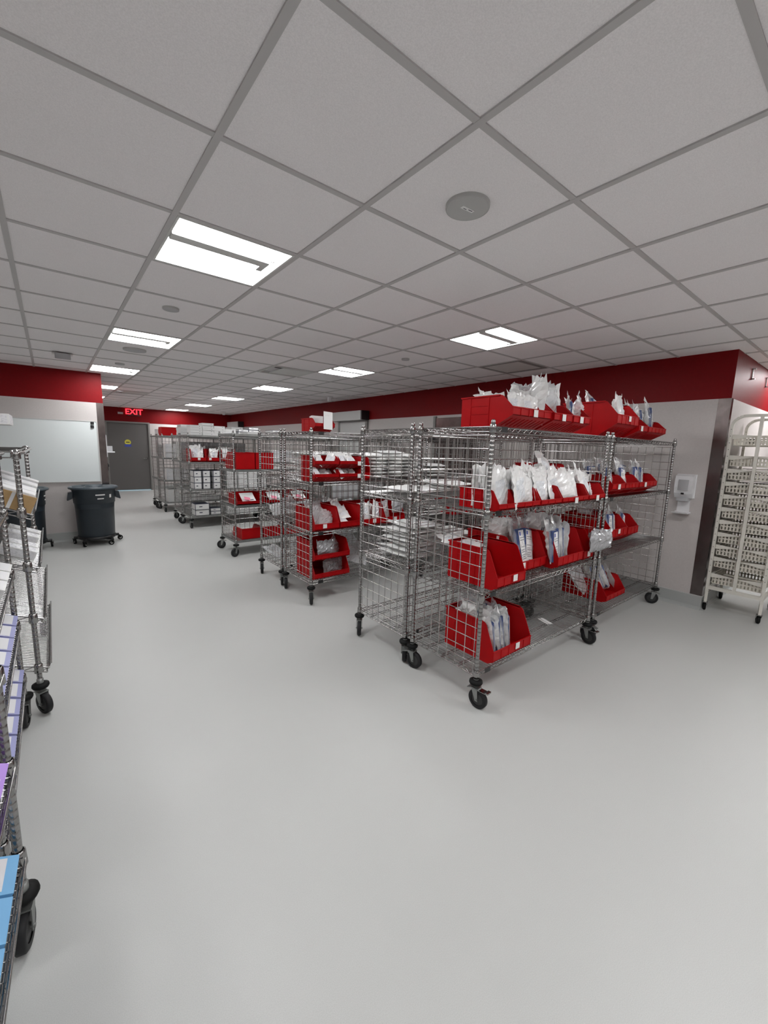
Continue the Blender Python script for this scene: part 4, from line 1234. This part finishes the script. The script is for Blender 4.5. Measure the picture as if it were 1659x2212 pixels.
for (x, y, a) in ((0, 0, 20), (0, W, 15), (D, 0, 20), (D, W, 200)):
    c = obj('caster', MB().box(-.012, -.012, .09, .012, .012, .235, 1).prism([(-.022, .095), (.022, .095), (.034, .05), (.012, .05)], .016, .019, 'y').prism([(-.022, .095), (.022, .095), (.034, .05), (.012, .05)], -.019, -.016, 'y').box(-.022, -.02, .088, .022, .02, .095), t, (x, y, 0), (0, 0, math.radians(a)), mats=[CHROME, IVORY])
    obj('wheel', MB().lathe([(.001, -.013), (.034, -.013), (.041, -.008), (.041, .008), (.034, .013), (.001, .013)], 20, axis='y', c=(.022, 0, .041), close=False), c, mats=RUBBER)
# slotted basket
bk = MB()
bw, bd, bh = W - .04, D - .06, .085
def slotted(axis, fixed, a0, a1, z0, z1, n):
    rows = 2
    rh = (z1 - z0) / rows
    def bx(a, b, c, d):
        if axis == 'y':
            bk.box(fixed - .0012, a, c, fixed + .0012, b, d)
        else:
            bk.box(a, fixed - .0012, c, b, fixed + .0012, d)
    bx(a0, a1, z0, z0 + .008)
    bx(a0, a1, z1 - .010, z1)
    bx(a0, a1, z0 + rh - .006, z0 + rh + .006)
    st_ = (a1 - a0) / n
    for r_ in range(rows):
        for k in range(n + 1):
            c = a0 + k * st_
            bx(max(a0, c - .0075), min(a1, c + .0075), z0 + r_ * rh, z0 + (r_ + 1) * rh)
slotted('y', 0, 0, bw, 0, bh, 14)
slotted('y', bd, 0, bw, 0, bh, 14)
slotted('x', 0, 0, bd, 0, bh, 18)
slotted('x', bw, 0, bd, 0, bh, 18)
bk.box(0, 0, 0, bd, bw, .003)
M_BASK = bk.mesh('slotted_tub', IVORY2)
rm = MB()
def rim_strip(y0, y1, fixed):
    """rim band whose lower edge waves"""
    n = 16
    for k in range(n):
        u0, u1 = k / n, (k + 1) / n
        f = lambda u: .026 + .012 * math.cos(2 * math.pi * u * 1.0)
        a, b = y0 + (y1 - y0) * u0, y0 + (y1 - y0) * u1
        g = lambda u: .006 * math.cos(2 * math.pi * u)
        vs = [(fixed - .003, a, -f(u0)), (fixed - .003, b, -f(u1)), (fixed - .003, b, g(u1)), (fixed - .003, a, g(u0))]
        vs += [(v[0] + .004, v[1], v[2]) for v in vs]
        rm.add(vs, [(0, 3, 2, 1), (4, 5, 6, 7), (0, 1, 5, 4), (2, 3, 7, 6), (0, 4, 7, 3), (1, 2, 6, 5)])
rim_strip(-.012, bw + .012, -.014)
rm.box(-.013, -.012, -.006, bd, .002, .002).box(-.013, bw - .002, -.006, bd, bw + .012, .002).box(bd - .002, 0, -.006, bd + .012, bw, .002)
M_RIM = rm.mesh('rim', IVORY)
def basket(n, z, ox, oy, where):
    b = thing('slotted_basket', 'ivory slotted basket, %s from the top of %s' % (ORD[n], where), 'basket', (ox + .036, oy + .02, z - .105), group='slotted baskets in the ivory racks')
    obj('slotted_tub', M_BASK, b)
    obj('rim', M_RIM, b, (0, 0, .10))
for n, z in enumerate(RAILS):
    basket(n, z, RX0, RY0, 'the rolling rack')
t2 = t.copy()
COL.objects.link(t2)
t2.location = (5.55, .10, 0)
t2['label'] = 'second ivory rolling rack, only its edge visible at the right picture border'
for c in list(t.children):
    d_ = c.copy()
    COL.objects.link(d_)
    d_.parent = t2
    for g_ in c.children:
        e_ = g_.copy()
        COL.objects.link(e_)
        e_.parent = d_
for n, z in enumerate(RAILS):
    basket(n, z, 5.55, .10, 'the second rack, right border')
